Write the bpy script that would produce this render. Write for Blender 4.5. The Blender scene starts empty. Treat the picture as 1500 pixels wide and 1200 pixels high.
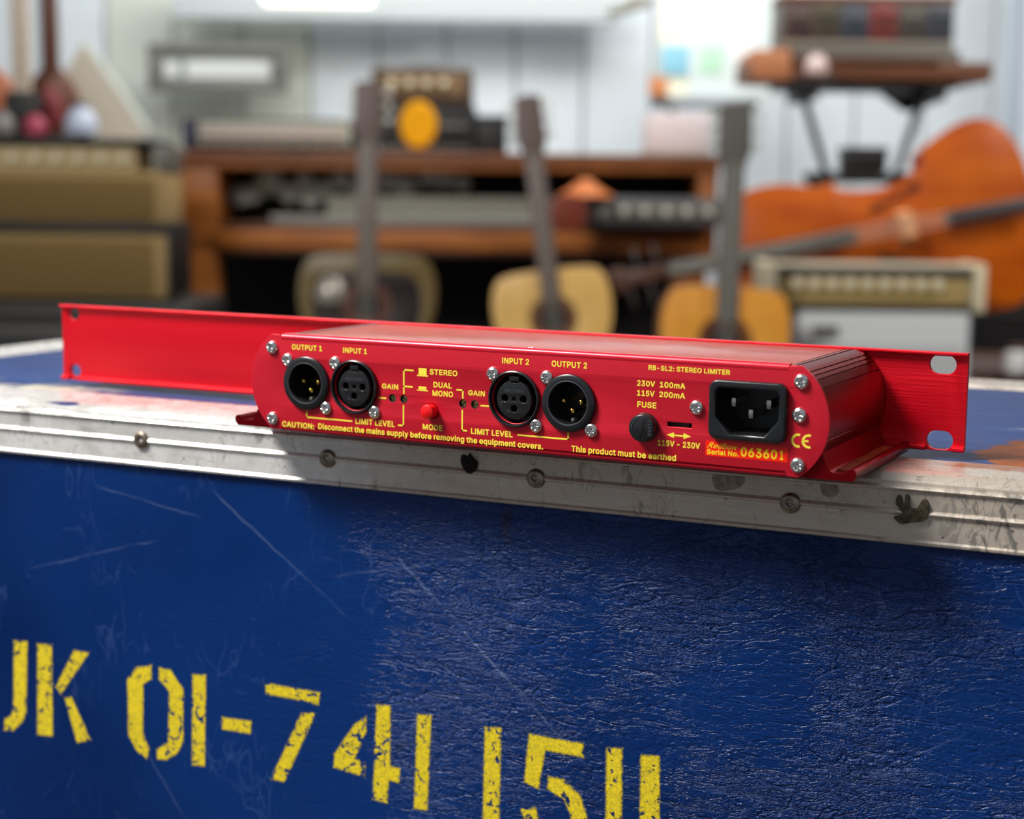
import bpy, bmesh, math, random
from mathutils import Vector, Matrix
random.seed(7)
PI = math.pi
S = bpy.context.scene
COL = S.collection
MM = 0.001

# ------------------------------------------------------------------ camera
CAM = Vector((0.29859, -0.575666, 0.104647))
YAW, PITCH, ROLL = math.radians(27.48474), math.radians(-7.68352), math.radians(-0.58619)
FPX = 2354.948
Rc = Matrix.Rotation(YAW, 3, 'Z') @ Matrix.Rotation(PITCH, 3, 'X') @ Matrix.Rotation(ROLL, 3, 'Y')
cd = bpy.data.cameras.new('camera'); cam = bpy.data.objects.new('camera', cd); COL.objects.link(cam)
cam.matrix_world = Matrix.Translation(CAM) @ (Rc @ Matrix.Rotation(PI/2, 3, 'X')).to_4x4()
cd.sensor_width = 36; cd.lens = FPX/1500*36; cd.clip_start = 0.02; cd.clip_end = 60
cd.dof.use_dof = True; cd.dof.focus_distance = 0.645; cd.dof.aperture_fstop = 7.4
S.camera = cam

# ------------------------------------------------------------------ world and lights
w = bpy.data.worlds.new('world'); S.world = w; w.use_nodes = True
bg = w.node_tree.nodes['Background']; bg.inputs[0].default_value = (0.84, 0.90, 1.0, 1); bg.inputs[1].default_value = 0.30
def area(name, loc, target, sx, sy, power, color=(1, 1, 1)):
    l = bpy.data.lights.new(name, 'AREA'); l.shape = 'RECTANGLE'; l.size = sx; l.size_y = sy; l.energy = power; l.color = color
    o = bpy.data.objects.new(name, l); COL.objects.link(o); o.location = loc
    o.rotation_euler = (Vector(target)-Vector(loc)).to_track_quat('-Z', 'Y').to_euler(); return o
area('overhead_light', (-1.25, -0.97, 1.93), (0, 0, 0), 0.7, 0.7, 128, (1.0, 0.97, 0.93))
area('overhead_light', (-1.6, 3.6, 1.9), (-2.2, 4.2, -0.3), 2.5, 1.0, 62, (1.0, 0.98, 0.94))  # added fill lamp above the gear, brightens the tan amplifiers
area('overhead_light', (-2.55, 4.25, 1.85), (-3.3, 6.0, 0.35), 3.6, 0.8, 52, (0.93, 0.97, 1.0))  # added lamp that only washes the back wall with light
area('overhead_light', (0.9, 3.2, 1.9), (-0.4, 3.6, 0.0), 0.9, 0.9, 44, (1.0, 0.98, 0.96))  # extra fill lamp, added to lift the guitar tops
vs = S.view_settings; vs.view_transform = 'Standard'; vs.look = 'None'; vs.exposure = 0.0; vs.gamma = 1.0; vs.use_curve_mapping = False

# ------------------------------------------------------------------ materials
def lin(c):
    return tuple(((x/255)/12.92 if x/255 <= .04045 else ((x/255+.055)/1.055)**2.4) for x in c)
def mat(name, rgb, rough=0.5, metal=0.0, coat=0.0, spec=0.5, emit=None, strength=0.0, noise=0.0, nscale=30, bump=0.0, bscale=200, stretch=(1, 1, 1), rgb2=None, coat_rough=0.08):
    m = bpy.data.materials.new(name); m.use_nodes = True; nt = m.node_tree; b = nt.nodes['Principled BSDF']
    c = lin(rgb)+(1,)
    b.inputs['Base Color'].default_value = c; b.inputs['Roughness'].default_value = rough; b.inputs['Metallic'].default_value = metal
    b.inputs['Specular IOR Level'].default_value = spec
    b.inputs['Coat Weight'].default_value = coat; b.inputs['Coat Roughness'].default_value = coat_rough
    if emit: b.inputs['Emission Color'].default_value = lin(emit)+(1,); b.inputs['Emission Strength'].default_value = strength
    if noise or rgb2 or bump:
        tc = nt.nodes.new('ShaderNodeTexCoord'); mp = nt.nodes.new('ShaderNodeMapping'); mp.inputs['Scale'].default_value = stretch
        nt.links.new(tc.outputs['Object'], mp.inputs[0])
    if noise or rgb2:
        n = nt.nodes.new('ShaderNodeTexNoise'); n.inputs['Scale'].default_value = nscale; n.inputs['Detail'].default_value = 6
        nt.links.new(mp.outputs[0], n.inputs['Vector'])
        r = nt.nodes.new('ShaderNodeValToRGB'); r.color_ramp.elements[0].position = .35; r.color_ramp.elements[1].position = .65
        c2 = lin(rgb2)+(1,) if rgb2 else tuple(x*(1-noise) for x in c[:3])+(1,)
        r.color_ramp.elements[0].color = c2; r.color_ramp.elements[1].color = c
        nt.links.new(n.outputs['Fac'], r.inputs[0]); nt.links.new(r.outputs[0], b.inputs['Base Color'])
    if bump:
        n2 = nt.nodes.new('ShaderNodeTexNoise'); n2.inputs['Scale'].default_value = bscale; n2.inputs['Detail'].default_value = 3
        nt.links.new(mp.outputs[0], n2.inputs['Vector'])
        bp = nt.nodes.new('ShaderNodeBump'); bp.inputs['Strength'].default_value = bump; bp.inputs['Distance'].default_value = 0.0005
        nt.links.new(n2.outputs['Fac'], bp.inputs['Height']); nt.links.new(bp.outputs[0], b.inputs['Normal'])
    return m

class G:  # tiny node-graph builder
    def __init__(s, m): s.m = m; s.nt = m.node_tree; s.b = s.nt.nodes['Principled BSDF']
    def n(s, t, **kw):
        x = s.nt.nodes.new(t)
        for k, v in kw.items(): setattr(x, k, v)
        return x
    def l(s, a, b): s.nt.links.new(a, b)
    def val(s, sock, v):
        if hasattr(v, 'is_linked') or isinstance(v, bpy.types.NodeSocket): s.l(v, sock)
        else: sock.default_value = v
    def math(s, op, a, b=0.0, clamp=False):
        x = s.n('ShaderNodeMath', operation=op); x.use_clamp = clamp
        s.val(x.inputs[0], a); s.val(x.inputs[1], b); return x.outputs[0]
    def mix(s, f, a, b):
        x = s.n('ShaderNodeMix', data_type='RGBA'); s.val(x.inputs[0], f); s.val(x.inputs[6], a); s.val(x.inputs[7], b); return x.outputs[2]
    def ramp(s, v, p0, p1, a=0.0, b=1.0):
        x = s.n('ShaderNodeMapRange', interpolation_type='SMOOTHSTEP'); s.val(x.inputs[0], v)
        x.inputs[1].default_value = p0; x.inputs[2].default_value = p1; x.inputs[3].default_value = a; x.inputs[4].default_value = b; return x.outputs[0]
    def coord(s, scale=(1, 1, 1), rot=(0, 0, 0), loc=(0, 0, 0)):
        tc = s.n('ShaderNodeTexCoord'); mp = s.n('ShaderNodeMapping'); mp.inputs['Scale'].default_value = scale; mp.inputs['Rotation'].default_value = rot; mp.inputs['Location'].default_value = loc
        s.l(tc.outputs['Object'], mp.inputs[0]); return mp.outputs[0]
    def noise(s, vec, scale, detail=4, rough=.5, typ='FBM', dist=0.0):
        x = s.n('ShaderNodeTexNoise'); x.noise_type = typ; x.inputs['Scale'].default_value = scale; x.inputs['Detail'].default_value = detail
        x.inputs['Roughness'].default_value = rough; x.inputs['Distortion'].default_value = dist; s.l(vec, x.inputs['Vector']); return x.outputs['Fac']
    def bump(s, h, strength, dist, normal=None):
        x = s.n('ShaderNodeBump'); x.inputs['Strength'].default_value = strength; x.inputs['Distance'].default_value = dist; s.l(h, x.inputs['Height'])
        if normal: s.l(normal, x.inputs['Normal'])
        return x.outputs[0]

RED = mat('red_satin_plate', (206, 22, 44), .42, .25, bump=.08, bscale=900)
RED_EX = mat('red_anodised_extrusion', (134, 2, 16), .3, .8, bump=.1, bscale=500, stretch=(8, .3, 8))
RED_PANEL = mat('red_anodised_brushed', (216, 0, 28), .38, .45, bump=.35, bscale=700, stretch=(.06, 1, 1.6))
RED_LID = mat('red_glossy_cover', (176, 62, 42), .4, .1, coat=.45, coat_rough=.15, spec=.3)
RED_LIP = mat('red_rounded_lip', (210, 24, 46), .3, .3)
YEL = mat('yellow_print', (250, 232, 70), .55)
YEL_S = mat('yellow_serial_print', (252, 214, 20), .5)
LABEL = mat('orange_red_label', (255, 30, 0), .4, 0, noise=.12, nscale=900)
BLK = mat('black_moulded_plastic', (22, 23, 25), .38, bump=.06, bscale=900)
BLK2 = mat('black_satin_shell', (28, 29, 32), .27, bump=.05, bscale=900)
BLK_DEEP = mat('black_cavity', (7, 7, 8), .5)
CHROME = mat('zinc_plated_steel', (225, 222, 220), .22, 1.0, bump=.12, bscale=600)
GOLD = mat('gold_plated_pin', (235, 190, 90), .22, 1.0)
BRASS = mat('brass_trimmer', (205, 175, 105), .35, 1.0)
NICKEL = mat('nickel_pin', (205, 202, 190), .28, 1.0)
REDBTN = mat('bright_red_button', (235, 8, 14), .35, coat=.3)
EMBOSS = mat('grey_embossed_lettering', (58, 60, 64), .4)
BOARD = mat('dark_interior', (14, 10, 9), .8)

# blue covering of the case
def blue_mat(name, front):
    m = mat(name, (6, 48, 122), .42, spec=.28 if front else .3); g = G(m)
    v = g.coord()
    big = g.noise(v, 5, 3); fine = g.noise(v, 60, 5)
    base = g.mix(g.ramp(big, .35, .65), lin((0, 33, 86))+(1,), lin((2, 46, 108))+(1,))
    sx = g.n('ShaderNodeSeparateXYZ'); g.l(v, sx.inputs[0])
    if front:
        # wrinkles: thin winding creases, stronger towards the right
        def crease(sc_, det, dist, wdt, stretch, rot):
            f = g.noise(g.coord(scale=stretch, rot=(0, rot, 0)), sc_, det, .55, dist=dist)
            return g.ramp(g.math('ABSOLUTE', g.math('SUBTRACT', f, .5)), 0, wdt, 1, 0)
        c1 = crease(34, 3, .6, .020, (.7, 1, 1.9), math.radians(8))
        c2 = crease(80, 3, .8, .035, (.75, 1, 1.9), math.radians(-16))
        c3 = crease(180, 3, .9, .06, (.7, 1, 1.8), math.radians(-5))
        fold = g.noise(g.coord(scale=(.5, 1, 2.2), rot=(0, math.radians(-6), 0)), 85, 6, .65, dist=.7)
        vg = g.n('ShaderNodeTexVoronoi', feature='DISTANCE_TO_EDGE'); vg.inputs['Scale'].default_value = 520
        g.l(g.coord(scale=(.8, 1, 1.4)), vg.inputs['Vector'])
        mask = g.ramp(g.math('ADD', sx.outputs[0], g.math('MULTIPLY', g.math('SUBTRACT', big, .5), .40)), -.13, .16, .04, 1.0)
        patch = g.ramp(g.noise(v, 13, 2), .38, .6, .18, 1)
        h = g.math('SUBTRACT', g.math('MULTIPLY', fold, 1.7), g.math('MULTIPLY', c1, .55))
        h = g.math('SUBTRACT', h, g.math('MULTIPLY', c2, .38)); h = g.math('SUBTRACT', h, g.math('MULTIPLY', c3, .22))
        h = g.math('ADD', h, g.math('MULTIPLY', g.ramp(vg.outputs['Distance'], 0, .25), .10))
        h = g.math('MULTIPLY', h, g.math('MULTIPLY', mask, patch))
        nrm = g.bump(h, 1.0, .0015)
        # pale scuffs and long scratches
        sc = g.noise(g.coord(scale=(1, 1, 2.4), rot=(0, .35, 0)), 38, 6, .65, dist=1.5)
        scm = g.ramp(sc, .66, .74, 0, .30)
        base = g.mix(scm, base, lin((60, 96, 168))+(1,))
        def scratch(px, pz, ang, length, width, amp):
            u = g.coord(rot=(0, ang, 0)); 
            q = g.n('ShaderNodeSeparateXYZ')
            # distance to a segment in the panel plane
            dx = g.math('SUBTRACT', sx.outputs[0], px); dz = g.math('SUBTRACT', sx.outputs[2], pz)
            ca, sa = math.cos(ang), math.sin(ang)
            al = g.math('ADD', g.math('MULTIPLY', dx, ca), g.math('MULTIPLY', dz, sa))
            ac = g.math('SUBTRACT', g.math('MULTIPLY', dz, ca), g.math('MULTIPLY', dx, sa))
            ac = g.math('ADD', ac, g.math('MULTIPLY', g.math('SUBTRACT', fine, .5), .004))
            s1 = g.ramp(g.math('ABSOLUTE', ac), width*.3, width, 1, 0)
            s2 = g.ramp(g.math('ABSOLUTE', al), length*.35, length*.5, 1, 0)
            return g.math('MULTIPLY', g.math('MULTIPLY', s1, s2), g.ramp(fine, .42, .58, amp*.3, amp))
        tot = None
        for a in [(.03-.055, -.098, -.72, .15, .0011, .5), (-.135, -.062, -.62, .10, .0009, .35), (-.245, -.075, .28, .09, .0008, .3),
                  (-.21, -.045, -.15, .07, .0008, .3), (-.06, -.06, .22, .10, .0009, .3), (-.20, -.19, -.95, .05, .0009, .25), (.155, -.115, .55, .06, .0006, .25)]:
            q = g.math('MULTIPLY', scratch(*a), .6); tot = q if tot is None else g.math('MAXIMUM', tot, q)
        base = g.mix(tot, base, lin((120, 140, 180))+(1,))
        # faint web of fine scuffs
        for rt_, sc_ in ((.5, 30), (-.7, 42), (1.2, 36)):
            q = g.noise(g.coord(scale=(1, 1, .45), rot=(0, rt_, 0)), sc_, 3, .5, dist=.4)
            q = g.math('MULTIPLY', g.ramp(g.math('ABSOLUTE', g.math('SUBTRACT', q, .5)), 0, .010, .13, 0), g.ramp(g.noise(v, 19+sc_*.1, 3), .5, .64, 0, 1))
            base = g.mix(q, base, lin((96, 124, 184))+(1,))
        # dark knocks
        kn = g.noise(v, 22, 2); base = g.mix(g.ramp(kn, .70, .75, 0, .75), base, lin((40, 34, 50))+(1,))
        g.b.inputs['Roughness'].default_value = .36
        g.l(g.math('ADD', g.ramp(big, .3, .7, .24, .34), 0), g.b.inputs['Roughness'])
        g.l(nrm, g.b.inputs['Normal'])
    else:
        st = g.noise(g.coord(scale=(.25, 2.2, 1)), 60, 6, .7)
        base = g.mix(.45, base, lin((52, 72, 118))+(1,))
        base = g.mix(g.ramp(st, .5, .7, 0, .5), base, lin((70, 92, 140))+(1,))
        # pale worn paint
        wp = g.noise(v, 16, 6, .6)
        lm = g.ramp(sx.outputs[0], -.30, -.26, 1, 0)
        nr = g.ramp(sx.outputs[1], .05, .085, 1, 0)
        base = g.mix(g.math('MULTIPLY', g.math('MULTIPLY', g.ramp(wp, .45, .56), nr), lm), base, lin((190, 185, 165))+(1,))
        ws = g.noise(v, 33, 6, .6); base = g.mix(g.ramp(ws, .66, .71, 0, .7), base, lin((160, 165, 175))+(1,))
        # yellow smears
        def blob(cx, cy, rx, ry):
            a = g.math('DIVIDE', g.math('SUBTRACT', sx.outputs[0], cx), rx); b = g.math('DIVIDE', g.math('SUBTRACT', sx.outputs[1], cy), ry)
            d = g.math('SQRT', g.math('ADD', g.math('MULTIPLY', a, a), g.math('MULTIPLY', b, b)))
            return g.math('ADD', d, g.math('MULTIPLY', g.math('SUBTRACT', fine, .5), .9))
        base = g.mix(g.ramp(blob(.127, .122, .012, .04), .5, 1.0, .75, 0), base, lin((150, 145, 60))+(1,))
        base = g.mix(g.ramp(blob(.105, .072, .03, .012), .4, 1.0, .6, 0), base, lin((135, 130, 85))+(1,))
        rust = g.mix(g.ramp(wp, .4, .6), lin((104, 52, 14))+(1,), lin((160, 84, 24))+(1,))
        base = g.mix(g.ramp(blob(.212, .080, .050, .066), .86, .94, 1, 0), base, rust)
        g.b.inputs['Roughness'].default_value = .5
        g.l(g.bump(st, .25, .0006), g.b.inputs['Normal'])
    g.l(base, g.b.inputs['Base Color'])
    return m
BLUE_F = blue_mat('blue_wrinkled_vinyl', True)
BLUE_T = blue_mat('blue_worn_top', False)

def alu_mat():
    m = mat('scuffed_aluminium', (228, 225, 220), .38, .4); g = G(m)
    v = g.coord(); sx = g.n('ShaderNodeSeparateXYZ'); g.l(v, sx.inputs[0])
    n1 = g.noise(v, 28, 7, .62, dist=.8); n2 = g.noise(g.coord(scale=(.15, 1, 1)), 260, 4, .6); n3 = g.noise(v, 120, 5, .6)
    base = g.mix(g.ramp(n1, .3, .62), lin((204, 200, 194))+(1,), lin((236, 234, 230))+(1,))
    base = g.mix(g.ramp(n2, .55, .75, 0, .3), base, lin((150, 140, 128))+(1,))
    base = g.mix(g.math('MULTIPLY', g.ramp(sx.outputs[0], -.12, -.04, 0, .7), g.ramp(n1, .25, .6, .55, 1)), base, lin((178, 158, 134))+(1,))  # warm reflections and shade under the unit, painted as brown over the right part
    # grey scuffs on the right part
    sm = g.noise(g.coord(scale=(1.6, 1, .8), rot=(0, .5, 0)), 75, 6, .65, dist=1.8)
    rt = g.math('MULTIPLY', g.ramp(sx.outputs[0], .15, .19), g.ramp(sx.outputs[2], -.006, -.003, 1, 0))
    base = g.mix(g.math('MULTIPLY', g.ramp(sm, .5, .58, 0, .8), rt), base, lin((104, 104, 100))+(1,))
    # thin dark scratches
    for rt_, sc_, wd in ((.45, 60, .006), (-.25, 85, .005), (.1, 110, .006)):
        q = g.noise(g.coord(scale=(1, 1, .3), rot=(0, rt_, 0)), sc_, 2, .5, dist=.3)
        q = g.math('MULTIPLY', g.ramp(g.math('ABSOLUTE', g.math('SUBTRACT', q, .5)), 0, wd, .6, 0), g.ramp(n1, .48, .6, 0, 1))
        base = g.mix(q, base, lin((92, 86, 78))+(1,))
    # tarnish streaks
    st = g.noise(g.coord(scale=(1, 1, .35), rot=(0, .3, 0)), 90, 4, .6, dist=.6)
    base = g.mix(g.ramp(st, .64, .70, 0, .55), base, lin((112, 100, 88))+(1,))
    dk = g.noise(v, 190, 3, .6); base = g.mix(g.ramp(dk, .70, .74, 0, .8), base, lin((66, 54, 44))+(1,))
    rb = g.math('MULTIPLY', g.ramp(g.math('ADD', sx.outputs[0], g.math('MULTIPLY', g.math('SUBTRACT', n1, .5), .05)), .158, .172), g.ramp(g.math('ADD', sx.outputs[1], g.math('MULTIPLY', g.math('SUBTRACT', n3, .5), .014)), .022, .026))
    base = g.mix(g.math('MULTIPLY', rb, .9), base, lin((140, 78, 34))+(1,))
    g.l(g.math('SUBTRACT', .4, g.math('MULTIPLY', rb, .36)), g.b.inputs['Metallic'])
    g.l(base, g.b.inputs['Base Color'])
    g.l(g.ramp(n3, .3, .7, .20, .42), g.b.inputs['Roughness'])
    nb = g.bump(g.noise(v, 14, 3), .5, .0016); nb = g.bump(n2, .35, .0003, nb); g.l(nb, g.b.inputs['Normal'])
    return m
ALU = alu_mat()

def stencil_mat():
    m = mat('worn_yellow_stencil_paint', (236, 206, 34), .5); g = G(m)
    at = g.n('ShaderNodeAttribute'); at.attribute_name = 'cover'
    v = g.coord(); n = g.noise(v, 210, 5, .65, dist=.8); n2 = g.noise(v, 900, 2)
    c = g.math('SUBTRACT', g.math('ADD', at.outputs['Fac'], g.math('MULTIPLY', g.math('SUBTRACT', n2, .5), .5)), 0)
    edge = g.ramp(c, .15, .85)
    worn = g.ramp(n, .40, .455)
    wm = g.noise(v, 40, 3); worn = g.math('MAXIMUM', worn, g.ramp(wm, .53, .60))
    worn2 = g.ramp(g.noise(v, 330, 3, .6), .30, .36); worn = g.math('MULTIPLY', worn, worn2)
    fac = g.math('MULTIPLY', edge, worn)
    g.l(g.mix(g.ramp(n2, .3, .7), lin((206, 186, 40))+(1,), lin((246, 216, 30))+(1,)), g.b.inputs['Base Color'])
    tr = g.n('ShaderNodeBsdfTransparent'); mx = g.n('ShaderNodeMixShader'); out = g.nt.nodes['Material Output']
    g.l(fac, mx.inputs[0]); g.l(tr.outputs[0], mx.inputs[1]); g.l(g.b.outputs[0], mx.inputs[2]); g.l(mx.outputs[0], out.inputs[0])
    g.l(g.bump(g.noise(v, 260, 4, .6), .5, .0006), g.b.inputs['Normal'])
    return m
STENCIL = stencil_mat()

# ------------------------------------------------------------------ helpers
def link(name, me, m=None, parent=None, loc=None, rot=None):
    o = bpy.data.objects.new(name, me); COL.objects.link(o)
    if m is not None and hasattr(me, 'materials') and not me.materials: me.materials.append(m)
    if parent: o.parent = parent
    if loc is not None: o.location = loc
    if rot is not None: o.rotation_euler = rot
    return o
def tag(o, label, cat, group=None):
    o['label'] = label; o['category'] = cat
    if group: o['group'] = group
    return o
def thing(name, label, cat, loc=(0, 0, 0), rz=0, group=None):
    o = bpy.data.objects.new(name, None); COL.objects.link(o); o.empty_display_size = .02; o.location = loc; o.rotation_euler = (0, 0, rz); return tag(o, label, cat, group)
def fin(bm, name='mesh', smooth=True, angle=35):
    bmesh.ops.recalc_face_normals(bm, faces=bm.faces[:])
    me = bpy.data.meshes.new(name); bm.to_mesh(me); bm.free()
    if smooth:
        me.shade_smooth(); me.set_sharp_from_angle(angle=math.radians(angle))
    return me
def part(name, bm, m, parent, label=None, **k):
    o = link(name, fin(bm, name, **k), m, parent)
    if label: o['label'] = label
    return o
def box(bm, x0, x1, y0, y1, z0, z1, bev=0, seg=2, s=1.0, mx=None):
    r = bmesh.ops.create_cube(bm, size=1.0)
    M = Matrix.Translation(((x0+x1)/2*s, (y0+y1)/2*s, (z0+z1)/2*s)) @ Matrix.Diagonal((abs(x1-x0)*s, abs(y1-y0)*s, abs(z1-z0)*s, 1))
    if mx is not None: M = mx @ M
    bmesh.ops.transform(bm, matrix=M, verts=r['verts'])
    if bev:
        es = list({e for v in r['verts'] for e in v.link_edges})
        bmesh.ops.bevel(bm, geom=es, offset=bev*s, segments=seg, affect='EDGES', profile=.6)
    return bm
def nbox(*a, **k): return box(bmesh.new(), *a, **k)
def lathe(prof, n=40, s=MM, axis='Y', cap=True, bm=None, at=(0, 0, 0)):
    """prof: (r, h) ; axis 'Y': h runs towards -Y (towards the viewer of the rear plate); 'Z': h runs up"""
    bm = bm or bmesh.new(); rings = []
    for r, h in prof:
        ring = []
        for i in range(n):
            a = 2*PI*i/n
            if axis == 'Y': p = (r*math.cos(a), -h, r*math.sin(a))
            else: p = (r*math.cos(a), r*math.sin(a), h)
            ring.append(bm.verts.new((p[0]*s+at[0], p[1]*s+at[1], p[2]*s+at[2])))
        rings.append(ring)
    for a, b in zip(rings, rings[1:]):
        for i in range(n): bm.faces.new((a[i], a[(i+1) % n], b[(i+1) % n], b[i]))
    if cap:
        if prof[0][0] > 0: bm.faces.new(rings[0][::-1])
        if prof[-1][0] > 0: bm.faces.new(rings[-1])
    return bm
def tube(bm, pts, r, n=10, radii=None):
    pts = [Vector(p) for p in pts]; rings = []
    for i, p in enumerate(pts):
        d = (pts[min(i+1, len(pts)-1)]-pts[max(i-1, 0)]).normalized()
        u = d.cross(Vector((0, 0, 1)));
        if u.length < .05: u = d.cross(Vector((1, 0, 0)))
        u.normalize(); v = d.cross(u); rr = radii[i] if radii else r
        rings.append([bm.verts.new(p+u*rr*math.cos(2*PI*k/n)+v*rr*math.sin(2*PI*k/n)) for k in range(n)])
    for a, b in zip(rings, rings[1:]):
        for k in range(n): bm.faces.new((a[k], a[(k+1) % n], b[(k+1) % n], b[k]))
    bm.faces.new(rings[0][::-1]); bm.faces.new(rings[-1]); return bm
DG = lambda: bpy.context.evaluated_depsgraph_get()
def to_mesh(curve):
    o = bpy.data.objects.new('tmp', curve); COL.objects.link(o)
    me = bpy.data.meshes.new_from_object(o.evaluated_get(DG())); bpy.data.objects.remove(o); return me
def flat(loops, thick, bev=0.0, mx=None, res=2):
    """filled 2D outline with holes (loops of (x,y)), lying in XY, extruded +-thick/2 along Z"""
    c = bpy.data.curves.new('c', 'CURVE'); c.dimensions = '2D'; c.fill_mode = 'BOTH'; c.extrude = max(thick/2-bev, 0); c.bevel_depth = bev; c.bevel_resolution = res; c.offset = -bev
    for lp in loops:
        sp = c.splines.new('POLY'); sp.points.add(len(lp)-1)
        for i, p in enumerate(lp): sp.points[i].co = (p[0], p[1], 0, 1)
        sp.use_cyclic_u = True
    me = to_mesh(c)
    if mx is not None: me.transform(mx)
    bm = bmesh.new(); bm.from_mesh(me); bmesh.ops.remove_doubles(bm, verts=bm.verts[:], dist=1e-7); bpy.data.meshes.remove(me); return bm
FRONT = Matrix.Rotation(PI/2, 4, 'X')     # XY -> XZ, outline's +Z turns to -Y
def sc(l, s=MM): return [(x*s, y*s) for x, y in l]
def circ(cx, cy, r, n=32, a0=0, a1=2*PI, closed=True):
    m = n if closed else n+1
    return [(cx+r*math.cos(a0+(a1-a0)*i/n), cy+r*math.sin(a0+(a1-a0)*i/n)) for i in range(m)]
def rrect(x0, x1, y0, y1, r, n=6):
    o = []
    for cx, cy, a in ((x1-r, y1-r, 0), (x0+r, y1-r, PI/2), (x0+r, y0+r, PI), (x1-r, y0+r, 1.5*PI)):
        o += [(cx+r*math.cos(a+PI/2*i/n), cy+r*math.sin(a+PI/2*i/n)) for i in range(n+1)]
    return o
def sweep(bm, prof, x0, x1, n=1, axis='X', s=MM, f=None, closed=True):
    rings = []
    for i in range(n+1):
        t = x0+(x1-x0)*i/n
        ring = []
        for k, (a, b) in enumerate(prof):
            if f: a2, b2 = f(t, a, b, k)
            else: a2, b2 = a, b
            p = (t, a2, b2) if axis == 'X' else ((a2, t, b2) if axis == 'Y' else (a2, b2, t))
            ring.append(bm.verts.new([q*s for q in p]))
        rings.append(ring)
    m = len(prof)
    for a, b in zip(rings, rings[1:]):
        for k in range(m if closed else m-1): bm.faces.new((a[k], a[(k+1) % m], b[(k+1) % m], b[k]))
    if closed: bm.faces.new(rings[0][::-1]); bm.faces.new(rings[-1])
    return bm
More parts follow.
